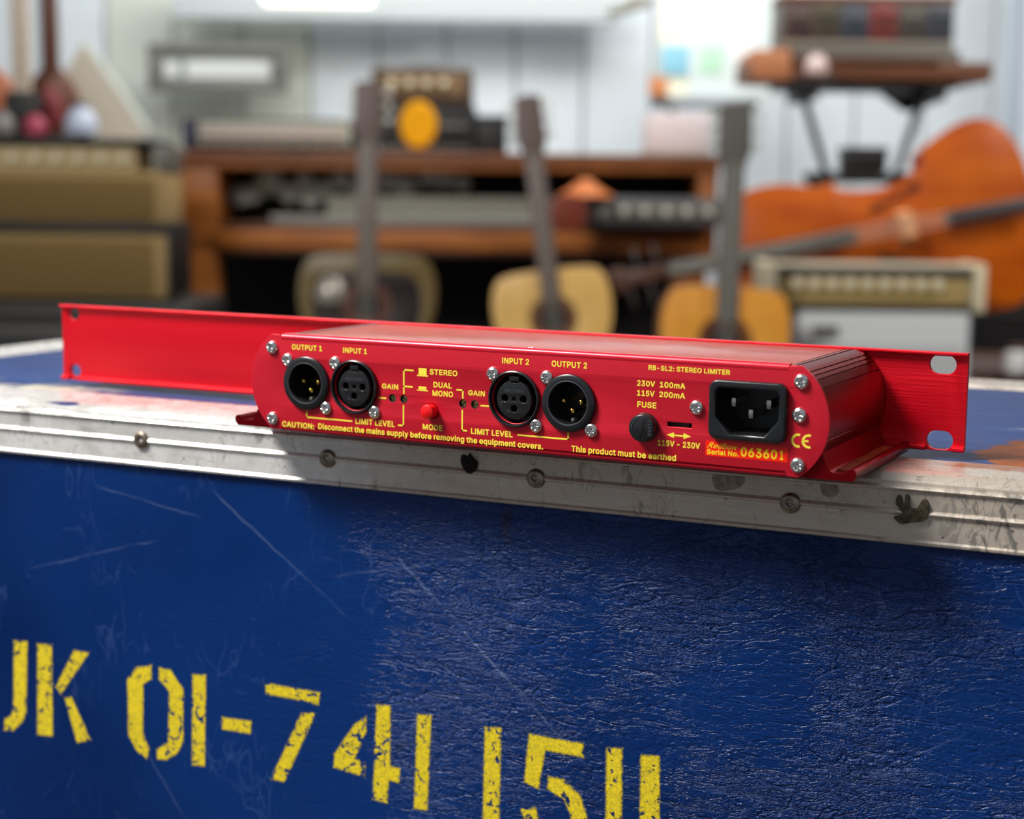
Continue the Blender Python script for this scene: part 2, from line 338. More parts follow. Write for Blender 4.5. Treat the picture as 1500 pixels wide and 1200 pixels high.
# plain sans-serif letter outlines (advance, loops), bold, capitals 555 units high
GLY = {'-': (483, '114,165 107,166 97,172 92,179 91,186 91,246 97,259 107,265 334,266 349,262 358,251 359,185 353,172 343,166'),
'.': (218, '86,-27 71,-23 57,-16 37,4 27,29 27,53 36,76 42,84 56,97 81,108 109,108 135,97 153,79 160,66 162,57 163,30 160,17 153,3 134,-16 111,-26'),
'0': (483, '213,-29 193,-27 167,-21 140,-9 117,5 92,28 60,74 47,105 37,140 30,175 26,212 26,296 30,333 37,368 47,403 60,432 74,457 91,478 116,502 137,516 165,529 202,537 238,538 259,536 285,530 316,516 351,490 379,457 405,405 417,363 423,332 427,295 427,213 423,176 417,146 405,103 396,81 383,57 359,25 336,5 313,-9 286,-21 253,-28|213,74 240,74 254,78 265,84 284,101 300,129 307,149 314,180 320,230 320,278 317,308 313,336 301,378 285,406 270,421 256,430 233,436 213,435 189,426 171,409 160,393 145,357 140,337 133,279 133,229 136,199 140,172 153,130 169,102 180,90 197,79'),
'1': (483, '76,-23 69,-22 59,-16 53,-3 53,57 59,70 69,76 78,77 185,78 188,79 188,400 187,403 184,401 99,339 92,336 79,336 69,342 63,355 64,434 72,445 189,530 200,532 282,530 294,521 298,510 299,79 302,78 388,77 397,76 404,72 410,66 413,57 412,-8 403,-19 388,-23'),
'2': (483, '64,-23 57,-22 47,-16 41,-3 41,48 45,60 243,272 263,296 280,319 290,338 296,360 296,378 294,391 288,406 274,421 257,431 242,435 211,436 183,427 165,411 153,385 149,355 139,343 124,339 60,340 49,346 44,353 43,360 44,387 55,432 66,454 76,468 100,494 115,506 153,526 177,533 218,538 245,537 273,533 297,526 322,514 342,500 368,475 383,454 393,433 403,394 403,357 399,333 392,308 383,288 346,234 304,185 206,81 209,80 386,79 396,78 407,69 411,59 411,-2 410,-8 401,-19 386,-23'),
'3': (483, '195,-29 145,-20 126,-12 101,0 66,27 50,45 30,83 23,108 22,134 28,147 39,153 106,154 116,153 123,149 129,143 137,114 145,101 152,94 172,81 206,73 233,74 255,78 274,86 294,104 299,113 305,136 304,159 300,175 295,185 278,204 255,217 233,222 220,224 150,226 140,232 134,245 134,300 138,312 238,427 235,428 72,429 62,430 51,439 47,449 48,516 57,527 72,531 378,530 388,524 394,511 394,458 392,450 272,311 307,301 338,285 364,266 377,253 392,232 403,212 415,168 415,121 409,96 403,78 391,56 373,32 344,7 322,-7 295,-18 249,-28'),
'5': (483, '199,-29 152,-19 131,-10 110,2 90,17 77,29 53,64 44,85 38,118 39,138 44,145 55,151 119,152 129,151 136,147 142,141 149,116 156,104 162,96 175,86 183,81 204,74 219,73 242,75 259,81 272,89 292,112 299,129 304,152 304,172 301,187 296,204 282,225 260,244 239,251 228,253 208,253 184,249 162,241 136,224 128,223 61,231 54,234 47,241 44,256 74,516 83,527 98,531 372,530 384,521 388,510 388,449 385,440 376,432 363,429 175,428 172,427 163,345 185,351 218,356 245,356 269,352 297,344 329,328 348,314 364,298 385,270 400,242 405,226 411,201 413,182 413,137 401,88 382,53 360,25 344,11 322,-4 293,-17 274,-23 244,-28'),
'6': (483, '215,-29 176,-23 150,-15 129,-4 107,11 92,24 76,44 64,62 53,85 46,112 42,135 40,161 45,202 58,247 68,271 82,297 117,352 234,523 245,530 254,531 327,530 338,524 343,517 344,506 342,498 233,338 235,337 255,336 283,331 317,320 330,313 351,298 375,274 388,255 397,236 405,212 410,188 411,133 407,110 398,82 387,60 360,23 340,7 321,-6 278,-24 247,-29|214,72 236,72 247,74 259,78 274,88 283,97 293,111 298,123 303,143 302,177 298,192 288,211 274,226 264,233 250,239 239,241 207,240 183,230 168,216 160,205 154,193 150,176 149,149 151,134 154,121 165,102 177,89 187,82 196,77'),
':': (218, '86,-27 71,-23 57,-16 37,4 27,29 27,53 36,76 42,84 56,97 81,108 109,108 135,97 153,79 160,66 162,57 163,30 160,17 153,3 134,-16 111,-26|86,249 71,252 57,259 40,275 31,290 27,303 27,328 36,352 42,360 53,370 70,380 80,383 109,383 129,376 143,366 153,355 162,332 163,305 160,292 153,278 134,259 120,252 110,250'),
'A': (510, '16,-23 4,-20 -4,-12 -7,-3 -6,8 179,516 188,527 202,531 274,531 285,529 296,520 309,487 482,16 485,4 483,-10 475,-19 460,-23 397,-23 388,-22 381,-18 373,-8 327,118 154,118 151,116 108,-5 102,-15 91,-22 83,-23|189,222 287,222 290,223 239,372'),
'B': (486, '60,-23 53,-22 43,-16 38,-9 37,-2 36,509 39,519 48,528 62,531 263,531 316,521 344,509 364,495 387,473 405,445 417,412 420,393 420,357 414,324 406,307 390,285 371,268 393,251 413,229 431,197 437,175 440,156 440,115 430,76 420,55 404,33 375,9 351,-4 331,-12 307,-18 245,-23|148,80 267,81 289,85 305,91 322,106 331,126 331,147 325,166 316,180 302,193 288,201 271,206 149,207 148,204|148,308 250,309 270,313 284,320 292,326 302,337 311,359 311,382 303,404 295,413 286,420 259,427 148,428'),
'C': (540, '251,-29 229,-27 198,-21 170,-11 137,6 108,27 87,47 66,76 49,105 35,138 25,176 19,212 17,252 19,295 25,332 35,370 49,403 66,433 84,457 107,480 139,504 173,521 196,529 237,537 283,538 315,534 361,521 399,501 427,480 442,465 457,446 467,431 479,407 493,365 495,354 494,340 489,332 478,326 411,324 401,326 394,330 388,336 379,364 368,384 351,403 334,416 304,428 277,432 248,431 231,428 211,421 185,404 166,385 157,373 144,348 132,308 127,263 128,228 132,200 138,176 151,146 169,120 185,104 197,95 231,81 249,77 277,76 297,79 320,86 336,94 350,105 370,128 379,145 388,171 394,177 401,181 411,182 479,181 486,177 492,171 495,162 495,154 480,102 469,81 443,44 415,19 385,-1 348,-17 304,-27 284,-29'),
'D': (532, '60,-23 53,-22 43,-16 38,-9 37,-2 36,509 40,520 49,528 62,531 258,530 299,523 325,516 367,496 407,465 437,431 457,394 467,371 478,331 484,275 483,215 478,179 469,145 450,102 436,79 417,55 394,33 364,12 329,-5 297,-14 254,-21 216,-24|148,80 240,81 265,85 289,92 321,111 337,126 349,142 358,160 367,185 375,233 375,279 366,328 355,356 339,380 319,400 294,415 267,424 246,427 151,428 148,427'),
'E': (449, '60,-23 53,-22 43,-16 38,-9 37,-2 36,509 40,520 49,528 62,531 368,532 378,530 384,527 391,520 394,511 394,450 390,439 378,430 368,428 151,428 148,427 148,309 361,307 371,301 377,288 378,228 376,220 371,213 361,207 353,206 148,205 148,83 148,80 151,80 381,78 391,72 397,59 397,-2 394,-12 385,-20 372,-23'),
'F': (440, '60,-23 53,-22 43,-16 38,-9 37,-2 36,509 40,520 49,528 62,531 365,532 375,530 381,527 388,520 391,511 391,450 387,439 375,430 365,428 148,428 148,301 352,299 362,293 368,280 368,218 362,205 352,199 344,198 148,197 146,-8 141,-16 130,-22'),
'G': (550, '253,-29 230,-27 199,-21 168,-11 136,6 107,28 88,47 65,76 48,106 35,138 24,176 19,212 17,256 19,296 24,332 35,370 49,405 65,433 84,458 106,480 135,502 171,521 197,530 228,536 282,538 323,532 362,520 400,500 428,478 451,454 481,406 489,385 496,356 495,341 490,333 479,327 411,326 400,327 388,337 381,356 368,379 346,405 335,414 323,420 296,430 276,432 246,431 212,422 198,414 181,401 168,389 157,373 144,348 132,308 126,262 128,229 132,200 138,176 147,154 157,136 172,117 199,94 213,87 250,77 288,77 321,85 344,98 362,115 374,132 381,147 387,165 388,175 284,176 270,180 262,189 260,197 260,259 263,267 269,273 276,277 284,278 474,278 485,277 496,268 500,258 500,184 494,139 485,107 470,78 458,60 431,30 412,14 390,0 359,-14 332,-22 297,-28'),
'I': (220, '62,-23 55,-22 45,-16 40,-9 39,-2 39,511 45,524 56,530 126,531 134,530 144,524 149,517 150,510 150,-3 144,-16 133,-22'),
'K': (497, '60,-23 53,-22 43,-16 38,-9 37,-2 36,509 40,520 48,528 61,531 122,531 137,527 145,518 147,510 148,314 149,311 337,514 351,527 366,531 444,532 454,530 460,527 467,520 470,511 469,500 463,491 277,291 274,286 468,13 472,-1 468,-12 459,-20 446,-23 374,-23 365,-22 358,-18 195,207 148,156 147,-2 144,-12 136,-20 123,-23'),
'L': (423, '60,-23 53,-22 43,-16 38,-9 37,-2 37,511 43,524 54,530 123,531 131,530 141,524 146,517 147,510 148,81 151,80 367,78 377,72 383,59 383,-3 380,-12 374,-18 367,-22 358,-23'),
'M': (658, '60,-23 53,-22 43,-16 38,-9 37,-2 36,509 38,517 43,524 53,530 62,531 150,531 163,528 172,520 315,152 330,195 456,520 465,528 478,531 565,531 574,530 584,524 589,517 590,509 590,-1 589,-9 584,-16 574,-22 566,-23 506,-23 491,-19 482,-8 480,285 478,283 362,-11 354,-19 347,-22 289,-24 279,-22 273,-19 264,-9 145,287 143,-8 138,-16 127,-22'),
'N': (553, '60,-23 53,-22 43,-16 38,-9 37,-2 36,509 40,520 49,528 62,531 135,531 143,530 154,523 374,178 375,182 376,509 377,516 386,527 400,531 460,531 475,527 482,520 486,509 486,-1 482,-12 473,-20 460,-23 389,-23 380,-22 370,-16 182,278 148,335 147,-4 141,-16 130,-22'),
'O': (563, '251,-29 229,-27 198,-21 170,-11 137,6 107,28 89,46 66,76 49,105 35,138 25,176 19,212 17,252 19,295 25,332 35,370 49,403 74,443 86,458 111,483 140,505 173,521 199,530 238,537 296,537 344,527 362,521 395,504 424,482 448,458 467,434 482,408 496,377 509,331 515,275 514,214 506,164 498,136 488,111 467,75 444,45 426,27 396,5 364,-11 336,-21 298,-28|248,77 284,77 303,81 335,94 353,108 373,131 388,157 400,191 406,230 406,279 402,308 395,335 377,372 364,390 348,405 334,415 302,428 275,432 248,431 213,422 187,406 167,386 148,358 138,332 132,308 128,279 127,245 132,200 138,176 153,142 169,120 196,96 213,87'),
'P': (475, '60,-23 53,-22 43,-16 38,-9 37,-2 36,509 39,519 48,528 62,531 246,531 288,526 315,520 347,505 369,490 398,460 414,433 427,394 431,360 430,323 422,283 409,251 388,223 368,204 345,188 319,176 295,169 261,164 148,162 147,-2 145,-10 138,-18 130,-22|148,265 249,266 277,272 301,288 307,295 313,307 320,333 319,371 312,392 303,404 286,418 258,427 148,428'),
'R': (479, '60,-23 53,-22 43,-16 38,-9 37,-2 36,509 39,519 48,528 62,531 247,531 296,526 322,518 348,507 369,493 389,475 401,460 421,423 428,397 431,376 432,330 428,307 420,280 403,248 384,224 347,197 448,11 450,-2 448,-11 439,-20 425,-23 355,-23 340,-19 333,-12 233,174 150,174 148,171 148,-1 146,-9 141,-16 130,-22|148,278 251,279 277,284 297,293 314,312 319,329 321,344 321,361 318,379 314,392 309,400 299,411 288,419 259,427 148,428'),
'S': (477, '197,-31 143,-21 121,-13 95,0 73,16 59,29 44,48 33,67 24,88 16,128 16,139 19,148 27,156 40,159 111,158 118,154 124,148 135,112 142,102 154,91 173,81 188,77 211,73 239,73 264,77 279,82 304,98 316,114 322,132 322,145 319,155 316,161 305,172 289,183 255,195 147,227 115,241 92,255 72,271 51,295 38,318 31,345 29,370 30,395 36,421 44,441 54,458 75,483 99,502 132,520 152,528 205,537 237,538 280,533 320,521 345,508 370,490 393,466 410,438 422,399 423,376 421,367 413,359 399,355 330,356 323,360 317,366 311,389 306,399 299,409 290,417 276,426 259,431 234,435 212,435 175,426 160,417 151,408 141,393 139,382 139,369 141,359 155,343 175,330 209,318 282,298 318,286 352,269 378,252 398,233 414,211 422,195 428,173 430,157 430,117 423,86 407,54 388,29 356,2 309,-20 284,-26 250,-31'),
'T': (479, '193,-23 186,-22 176,-16 171,-9 170,-2 169,427 166,428 34,429 19,433 12,440 9,449 10,516 19,527 34,531 413,532 423,530 435,521 439,510 439,449 436,440 429,433 414,429 283,428 280,427 279,-3 273,-16 262,-22'),
'U': (547, '230,-30 197,-24 170,-17 143,-5 120,9 97,27 82,43 65,68 52,93 43,121 37,171 36,509 38,516 47,527 62,531 129,530 137,526 144,519 146,509 147,184 151,149 160,126 172,109 180,101 197,89 228,78 242,76 276,76 308,83 321,89 335,99 348,112 355,122 366,150 370,168 370,509 371,516 376,524 387,530 453,532 463,530 475,521 480,509 479,147 473,117 464,91 452,67 434,42 420,27 402,13 374,-5 347,-17 294,-29'),
'V': (510, '204,-23 191,-19 182,-8 -3,493 -6,505 -4,518 4,527 19,531 83,531 96,528 104,520 241,136 375,520 383,528 396,531 460,531 471,529 479,524 484,517 485,510 484,499 300,-7 294,-16 283,-22'),
'a': (419, '142,-31 103,-23 67,-7 40,16 28,33 18,50 8,87 8,126 16,158 28,180 48,201 85,222 120,233 166,241 240,251 251,254 252,262 248,282 237,296 225,303 205,307 176,306 154,299 144,293 127,275 117,259 107,253 98,252 29,271 20,281 18,294 28,320 48,348 60,360 92,383 130,398 158,404 175,406 212,406 232,404 277,391 310,371 334,346 351,313 359,273 359,-3 353,-16 343,-22 335,-23 271,-22 260,-16 253,-5 234,-16 210,-25 175,-31|158,69 184,69 209,75 232,91 238,97 248,116 252,132 252,156 153,140 138,136 125,127 119,121 116,110 115,100 118,91 125,82 134,75 146,71'),
'b': (454, '213,-30 177,-23 159,-15 136,0 128,-16 118,-22 109,-23 47,-22 36,-16 31,-8 30,-1 30,510 34,521 46,530 112,531 125,528 133,520 136,510 137,379 174,399 209,406 250,406 280,400 298,394 327,379 343,366 363,346 386,313 401,277 412,220 412,158 401,101 393,78 380,54 361,27 348,14 326,-3 305,-15 281,-24 258,-29|206,71 233,71 246,73 255,77 269,88 279,98 289,114 298,138 302,157 304,203 301,226 293,256 282,276 266,292 248,302 232,306 208,306 185,299 175,293 160,278 147,255 136,205 136,175 139,155 147,123 155,107 160,99 178,82 195,73'),
'c': (426, '207,-31 176,-29 152,-24 130,-16 104,-3 80,15 66,29 48,52 35,75 24,100 13,156 11,189 17,246 24,276 35,301 49,325 63,343 82,362 116,386 149,399 184,406 231,406 266,399 286,392 306,382 334,363 347,350 369,320 383,287 384,276 383,269 378,261 368,255 309,240 297,240 290,243 283,250 276,267 266,282 256,292 245,299 225,305 195,306 167,297 149,281 136,263 130,250 122,219 120,199 122,156 130,125 135,115 149,95 161,83 180,73 200,70 230,72 244,76 256,84 264,91 275,106 285,129 291,135 298,138 313,138 370,124 382,114 385,105 385,98 377,73 356,37 343,22 319,2 294,-12 268,-23 220,-31'),
'd': (454, '172,-30 144,-24 123,-17 94,0 77,13 63,28 46,52 34,74 17,125 12,158 12,221 16,248 24,278 34,304 46,325 61,346 98,379 127,394 145,400 175,406 216,406 250,399 287,379 288,510 291,520 299,528 312,531 378,530 390,521 394,510 394,-1 393,-8 388,-16 377,-22 315,-23 306,-22 296,-16 288,0 261,-17 234,-27 210,-30|190,71 217,71 228,73 249,84 264,99 272,110 283,141 286,156 288,204 285,228 277,258 265,277 249,293 238,300 216,306 193,306 183,304 167,298 154,288 143,276 131,255 122,222 120,202 122,156 136,112 147,97 161,83 179,73'),
'e': (434, '185,-30 154,-24 131,-16 104,-3 79,16 66,29 48,52 35,75 24,100 17,129 12,157 12,218 17,250 24,275 34,300 54,332 82,363 114,385 151,400 183,406 227,406 256,401 272,396 308,379 332,360 349,343 358,331 378,292 391,244 394,219 392,161 383,150 368,146 124,145 123,143 126,131 133,113 145,96 163,81 186,72 198,70 231,71 253,77 272,93 289,120 299,126 307,127 375,111 385,101 387,86 383,72 373,51 356,28 342,14 311,-8 290,-18 255,-27 229,-30|125,244 278,244 281,245 272,268 263,281 248,296 235,302 218,306 194,306 169,300 156,291 136,270 125,248'),
'f': (284, '81,-23 74,-22 64,-16 59,-9 58,-2 57,302 55,303 7,304 -1,305 -11,311 -16,318 -17,325 -16,386 -11,394 0,400 57,402 59,450 62,469 67,482 85,509 98,522 113,533 142,546 176,552 205,552 240,546 259,537 264,530 265,523 264,510 247,457 240,450 233,447 226,446 202,450 187,450 176,447 170,442 165,426 165,404 166,402 226,401 234,400 244,394 250,381 250,326 246,314 234,305 167,303 165,302 164,-1 163,-8 158,-16 147,-22'),
'g': (455, '187,-173 162,-170 127,-162 94,-147 80,-138 57,-118 37,-92 29,-73 29,-66 32,-57 40,-49 81,-26 93,-20 101,-19 108,-20 119,-27 140,-51 149,-59 172,-70 195,-74 226,-73 242,-70 257,-64 267,-57 275,-49 282,-38 287,-22 287,8 285,9 275,1 247,-11 210,-18 174,-17 145,-12 123,-4 82,20 63,37 34,80 24,104 16,133 12,161 12,222 16,249 24,279 45,324 61,345 82,366 98,379 125,393 146,400 175,406 219,406 251,399 275,387 288,378 294,391 306,400 316,402 378,400 390,391 394,380 394,-33 388,-64 378,-88 365,-108 342,-132 320,-147 298,-158 257,-169 227,-173|190,83 218,83 230,85 248,92 258,100 266,109 278,130 288,172 288,212 286,225 278,255 272,268 261,283 249,294 240,299 217,306 193,306 169,299 159,293 148,282 136,266 122,224 120,206 120,178 122,159 132,129 142,111 155,98 168,89'),
'h': (440, '53,-23 46,-22 36,-16 31,-9 30,-2 30,511 36,524 46,530 112,531 120,530 130,524 136,511 137,381 175,399 202,405 243,406 269,402 290,397 323,378 342,360 360,334 371,308 379,265 379,-3 373,-16 363,-22 355,-23 290,-22 283,-19 276,-12 273,-2 272,251 262,280 245,297 224,305 200,305 175,298 165,293 156,284 147,272 143,263 137,238 136,-1 135,-9 130,-16 119,-22'),
'i': (197, '53,-23 46,-22 36,-16 31,-9 30,-2 30,381 36,394 47,400 119,400 130,394 135,387 136,380 136,-3 130,-16 119,-22|75,421 60,424 48,429 31,445 23,458 20,467 18,481 19,494 22,507 27,516 41,531 49,537 70,545 97,545 118,537 129,529 138,519 148,496 148,470 138,448 120,430 98,422'),
'l': (219, '139,-25 120,-24 94,-19 68,-5 57,4 45,21 36,39 31,62 30,510 31,517 36,524 47,530 119,530 130,524 136,511 138,82 141,76 176,75 187,69 192,61 204,8 201,-7 191,-17 162,-24'),
'm': (640, '53,-23 46,-22 36,-16 31,-9 30,-2 30,380 33,390 39,396 46,400 55,401 117,400 128,394 136,381 166,398 189,406 204,408 237,408 263,402 287,390 301,379 320,359 354,387 382,400 424,408 450,408 474,405 501,395 528,379 547,360 559,343 569,323 576,298 579,277 579,-2 576,-12 570,-18 563,-22 554,-23 497,-23 483,-19 474,-9 472,-1 471,267 465,286 456,296 445,302 427,306 404,306 383,298 367,281 361,264 358,241 358,-1 355,-11 346,-20 332,-23 275,-23 267,-22 257,-16 252,-9 251,-2 250,269 243,287 228,301 211,306 189,306 168,299 150,283 143,270 137,248 136,-1 135,-8 130,-16 119,-22'),
'n': (440, '53,-23 46,-22 36,-16 31,-9 30,-2 30,379 33,390 40,397 47,400 110,401 118,400 128,394 136,379 163,394 181,401 209,406 242,406 286,398 311,386 328,374 353,346 369,314 376,287 380,264 380,-1 376,-12 365,-21 353,-24 290,-22 283,-19 276,-12 273,-2 272,251 262,280 245,297 224,305 200,305 175,298 165,293 156,284 147,272 143,263 137,238 136,-1 135,-9 130,-16 119,-22'),
'o': (445, '182,-30 152,-24 130,-16 104,-3 79,16 66,29 48,52 35,75 24,100 17,130 11,185 13,219 17,246 24,276 35,301 56,334 83,363 116,386 149,399 184,406 231,406 269,398 284,393 310,380 332,363 352,343 366,325 390,278 399,245 403,217 403,157 396,118 383,82 366,51 349,29 335,15 311,-4 263,-24 231,-30|198,70 214,70 235,73 246,78 265,92 275,106 284,123 292,152 295,175 293,218 289,237 278,265 267,281 254,293 242,300 221,306 194,306 178,302 161,293 150,282 136,263 130,250 122,219 120,201 122,156 130,125 136,113 151,92 161,83 180,73'),
'p': (454, '53,-166 46,-165 36,-159 31,-152 30,-145 30,379 31,387 36,394 47,400 110,401 118,400 128,394 132,388 136,377 155,390 174,399 210,406 250,406 280,400 298,394 327,379 343,366 363,346 386,313 401,277 412,220 412,159 407,125 393,79 380,54 368,36 348,14 326,-3 307,-14 281,-24 250,-30 215,-30 192,-27 164,-17 137,-1 136,-145 134,-153 127,-161 119,-165|206,71 233,71 246,73 255,77 269,88 279,98 289,114 298,138 302,157 304,203 301,226 293,256 282,276 266,292 248,302 232,306 208,306 185,299 175,293 160,278 147,255 136,205 136,175 139,155 147,123 155,107 160,99 178,82 195,73'),
'q': (454, '311,-166 304,-165 294,-159 288,-146 287,-2 248,-23 211,-30 166,-29 123,-17 98,-3 77,13 63,28 46,52 34,73 24,100 16,130 12,157 12,220 17,253 33,301 57,341 76,361 101,381 127,394 145,400 176,406 223,405 255,397 274,387 288,377 292,388 296,394 306,400 314,401 377,400 388,394 393,386 394,379 394,-146 388,-159 377,-165|190,71 217,71 228,73 249,84 264,99 272,110 283,141 286,156 288,204 285,228 277,258 265,277 249,293 238,300 216,306 193,306 183,304 167,298 154,288 143,276 131,255 122,222 120,202 122,156 136,112 147,97 161,83 179,73'),
'r': (289, '53,-23 46,-22 36,-16 31,-9 30,-2 30,379 31,387 40,397 55,401 117,400 128,394 135,383 160,397 191,406 226,407 250,405 261,396 265,386 265,321 262,311 255,304 248,301 239,300 216,302 198,302 169,294 148,275 139,254 137,244 136,-1 135,-9 130,-16 119,-22'),
's': (395, '163,-30 122,-24 105,-19 71,-1 55,11 33,38 23,55 14,87 14,97 17,106 23,112 30,116 84,128 100,128 107,125 113,119 125,92 139,78 168,69 195,69 222,76 234,84 244,98 243,112 235,121 229,125 208,132 118,155 91,167 59,189 41,210 31,229 25,252 25,293 29,313 36,330 46,345 68,368 86,381 122,398 139,402 164,406 210,406 245,400 263,393 281,384 303,368 324,344 337,322 346,295 346,287 344,279 337,272 330,268 274,255 262,255 255,258 249,264 237,287 223,301 201,308 176,309 152,303 137,290 133,282 134,267 143,258 164,249 243,229 274,219 291,211 311,197 336,171 347,149 353,127 353,88 344,56 331,34 308,9 289,-4 267,-16 229,-27 201,-30'),
't': (257, '168,-27 139,-25 118,-20 99,-12 75,5 59,24 50,44 44,68 42,91 41,302 39,303 -1,305 -11,311 -17,324 -17,380 -16,387 -11,394 -1,400 41,402 42,473 48,486 59,492 123,493 138,489 145,482 148,473 149,402 210,400 220,394 226,381 226,324 220,311 210,305 202,304 151,303 149,301 148,105 151,82 155,76 163,74 175,73 200,76 209,75 219,69 224,61 235,8 234,-7 223,-18 215,-22 198,-25'),
'u': (440, '164,-27 140,-23 123,-18 102,-8 84,4 58,32 48,49 40,68 34,92 30,137 30,379 31,387 40,397 55,401 119,400 126,397 133,390 136,380 136,151 140,118 147,101 153,93 165,82 172,78 185,75 210,74 231,79 244,87 261,106 270,128 272,144 272,379 274,387 283,397 297,401 354,401 364,400 375,391 379,380 380,-1 378,-9 373,-16 362,-22 300,-23 291,-22 281,-16 273,0 249,-14 229,-22 201,-27'),
'v': (419, '163,-23 150,-19 141,-8 -3,366 -6,376 -3,388 5,397 20,401 83,401 95,398 103,391 194,144 197,149 285,390 294,398 307,401 368,401 381,398 387,394 392,386 394,379 392,369 247,-9 242,-16 231,-22'),
'y': (419, '77,-168 40,-161 30,-155 25,-147 24,-136 39,-79 44,-71 55,-65 68,-64 94,-67 109,-62 117,-53 126,-36 137,0 -3,366 -5,380 -3,389 6,398 20,401 83,401 95,398 103,391 194,145 197,149 285,390 294,398 307,401 368,401 382,398 392,386 393,375 391,366 229,-58 213,-94 192,-125 177,-139 162,-150 146,-158 123,-165 102,-168'),
}
def glyph_bm(body):
    c = bpy.data.curves.new('t', 'CURVE'); c.dimensions = '2D'; c.fill_mode = 'BOTH'; c.extrude = .02
    x = 0.0
    for ch in body:
        if ch == ' ': x += .19; continue
        adv, dat = GLY[ch]
        for lp in dat.split('|'):
            p = [tuple(float(q)/1000 for q in t.split(',')) for t in lp.split()]
            sp = c.splines.new('POLY'); sp.points.add(len(p)-1)
            for i, (a, b) in enumerate(p): sp.points[i].co = (a+x, b, 0, 1)
            sp.use_cyclic_u = True
        x += adv/1000
    return to_mesh(c)
def text_mesh(body, x0, x1, z, cap, y, bold=.02, shear=0.0, thick=.06, s=MM, capref=None):
    if all(ch in GLY or ch == ' ' for ch in body):
        me = glyph_bm(body); base, ch_ = -.023, .555
    else:
        def raw(t):
            c = bpy.data.curves.new('t', 'FONT'); c.body = t; c.size = 1; c.offset = bold; c.shear = shear; c.extrude = .02; return to_mesh(c)
        r = raw('H'); ch_ = max(v.co.y for v in r.vertices)-min(v.co.y for v in r.vertices); base = min(v.co.y for v in r.vertices); bpy.data.meshes.remove(r); me = raw(body)
    xs = [v.co.x for v in me.vertices]; a, b = min(xs), max(xs)
    for v in me.vertices:
        v.co = Vector(((x0+(v.co.x-a)/(b-a)*(x1-x0))*s, (y-(v.co.z/.02)*thick/2)*s, (z+(v.co.y-base)/ch_*cap)*s))
    return me

# ------------------------------------------------------------------ background frame: u,v in the photograph and a distance d give a real place in the room
K = lambda d: d/FPX
def spot(u, v, d):
    r = Rc @ Vector(((u-750)/FPX, 1, (600-v)/FPX)); fw = Vector((-math.sin(YAW), math.cos(YAW), 0))
    return CAM + r*(d/r.dot(fw))
def bthing(name, label, cat, u, v, d, group=None): return thing(name, label, cat, spot(u, v, d), YAW, group)

FLOOR = -0.90
# ================================================================== ROOM
def struct(name, bm, m, parent=None, **k):
    o = link(name, fin(bm, name, **k), m, parent)
    if not parent: o['kind'] = 'structure'
    return o
CONC = mat('concrete_floor', (84, 80, 76), .7, noise=.2, nscale=6)
WALL = mat('white_painted_board', (226, 232, 236), .6, noise=.06, nscale=3)
WALLC = mat('cream_painted_board', (216, 218, 206), .6)
GREYB = mat('grey_painted_beam', (190, 196, 196), .7)
WD = 7.2
wc = CAM + Vector((-math.sin(YAW), math.cos(YAW), 0))*WD; 
mfl = Matrix.Translation((CAM.x, CAM.y, 0)) @ Matrix.Rotation(YAW, 4, 'Z')
struct('floor', box(bmesh.new(), -4.5, 4.5, -5, WD+.4, FLOOR-.1, FLOOR, mx=mfl), CONC, smooth=False)
struct('ceiling', box(bmesh.new(), -4.5, 4.5, 2.6, WD+.4, 2.05, 2.15, mx=mfl), GREYB, smooth=False)
wall = bpy.data.objects.new('wall_back', None); COL.objects.link(wall); wall['kind'] = 'structure'; wall.location = (wc.x, wc.y, FLOOR); wall.rotation_euler.z = YAW
pb = bmesh.new(); box(pb, -.146, .146, 0, .025, 0, 2.95, bev=.006, seg=1); pme = fin(pb, 'board', smooth=False)
pme2 = pme.copy(); pme.materials.append(WALL); pme2.materials.append(WALLC)
for i in range(26):
    x = -3.75+i*.3
    link('board', pme2 if -1.75 < x < -1.0 else pme, None, wall, (x, random.uniform(-.006, .006), 0))
struct('backing', nbox(-4.5, 4.5, .03, .08, 0, 2.95), mat('wall_backing', (120, 122, 124), .8), wall, smooth=False)
struct('light_block_right', box(bmesh.new(), 3.2, 3.3, -4, WD, FLOOR, 2.05, mx=mfl), mat('dim_brown_block', (96, 84, 74), .8), smooth=False)  # out-of-view wall, added so the unit's right side faces something dark
# cross beam high on the wall
p0 = spot(640, 18, 6.9)
bm = nbox(-1.1, .75, -.06, .06, -.04, .15, bev=.006); o = link('trim_1', fin(bm), GREYB, None, p0, (0, 0, YAW)); o['kind'] = 'structure'

# ================================================================== FLIGHT CASE
PSI = math.atan(.033)
case = thing('flight_case', 'large blue vinyl flight case with scuffed aluminium edges and yellow stencilled characters', 'case', (0, .026, 0), PSI)
XL, XR, YB = -487, 760, 348
def front_panel():
    bm = bmesh.new(); nx, nz = 2, 2
    box(bm, XL+3, XR-3, 2.0, 11, -840, -20, s=MM); return bm
o = part('front_panel', front_panel(), BLUE_F, case, smooth=False)
o = part('top_panel', nbox(XL+3, XR-3, 8, YB-3, -12, -1.6, s=MM), BLUE_T, case, 'worn blue top with a brown bare patch at the right', smooth=False)
o = part('side_panel', nbox(XL+3, XL+12, 12, YB-12, -840, -13, s=MM), BLUE_T, case, smooth=False)
o = part('side_panel', nbox(XR-12, XR-3, 12, YB-12, -840, -13, s=MM), BLUE_T, case, smooth=False)
o = part('back_panel', nbox(XL+3, XR-3, YB-11, YB-3, -840, -13, s=MM), BLUE_T, case, smooth=False)
o = part('bottom_panel', nbox(XL+3, XR-3, 3, YB-3, -850, -841, s=MM), BLUE_T, case, smooth=False)
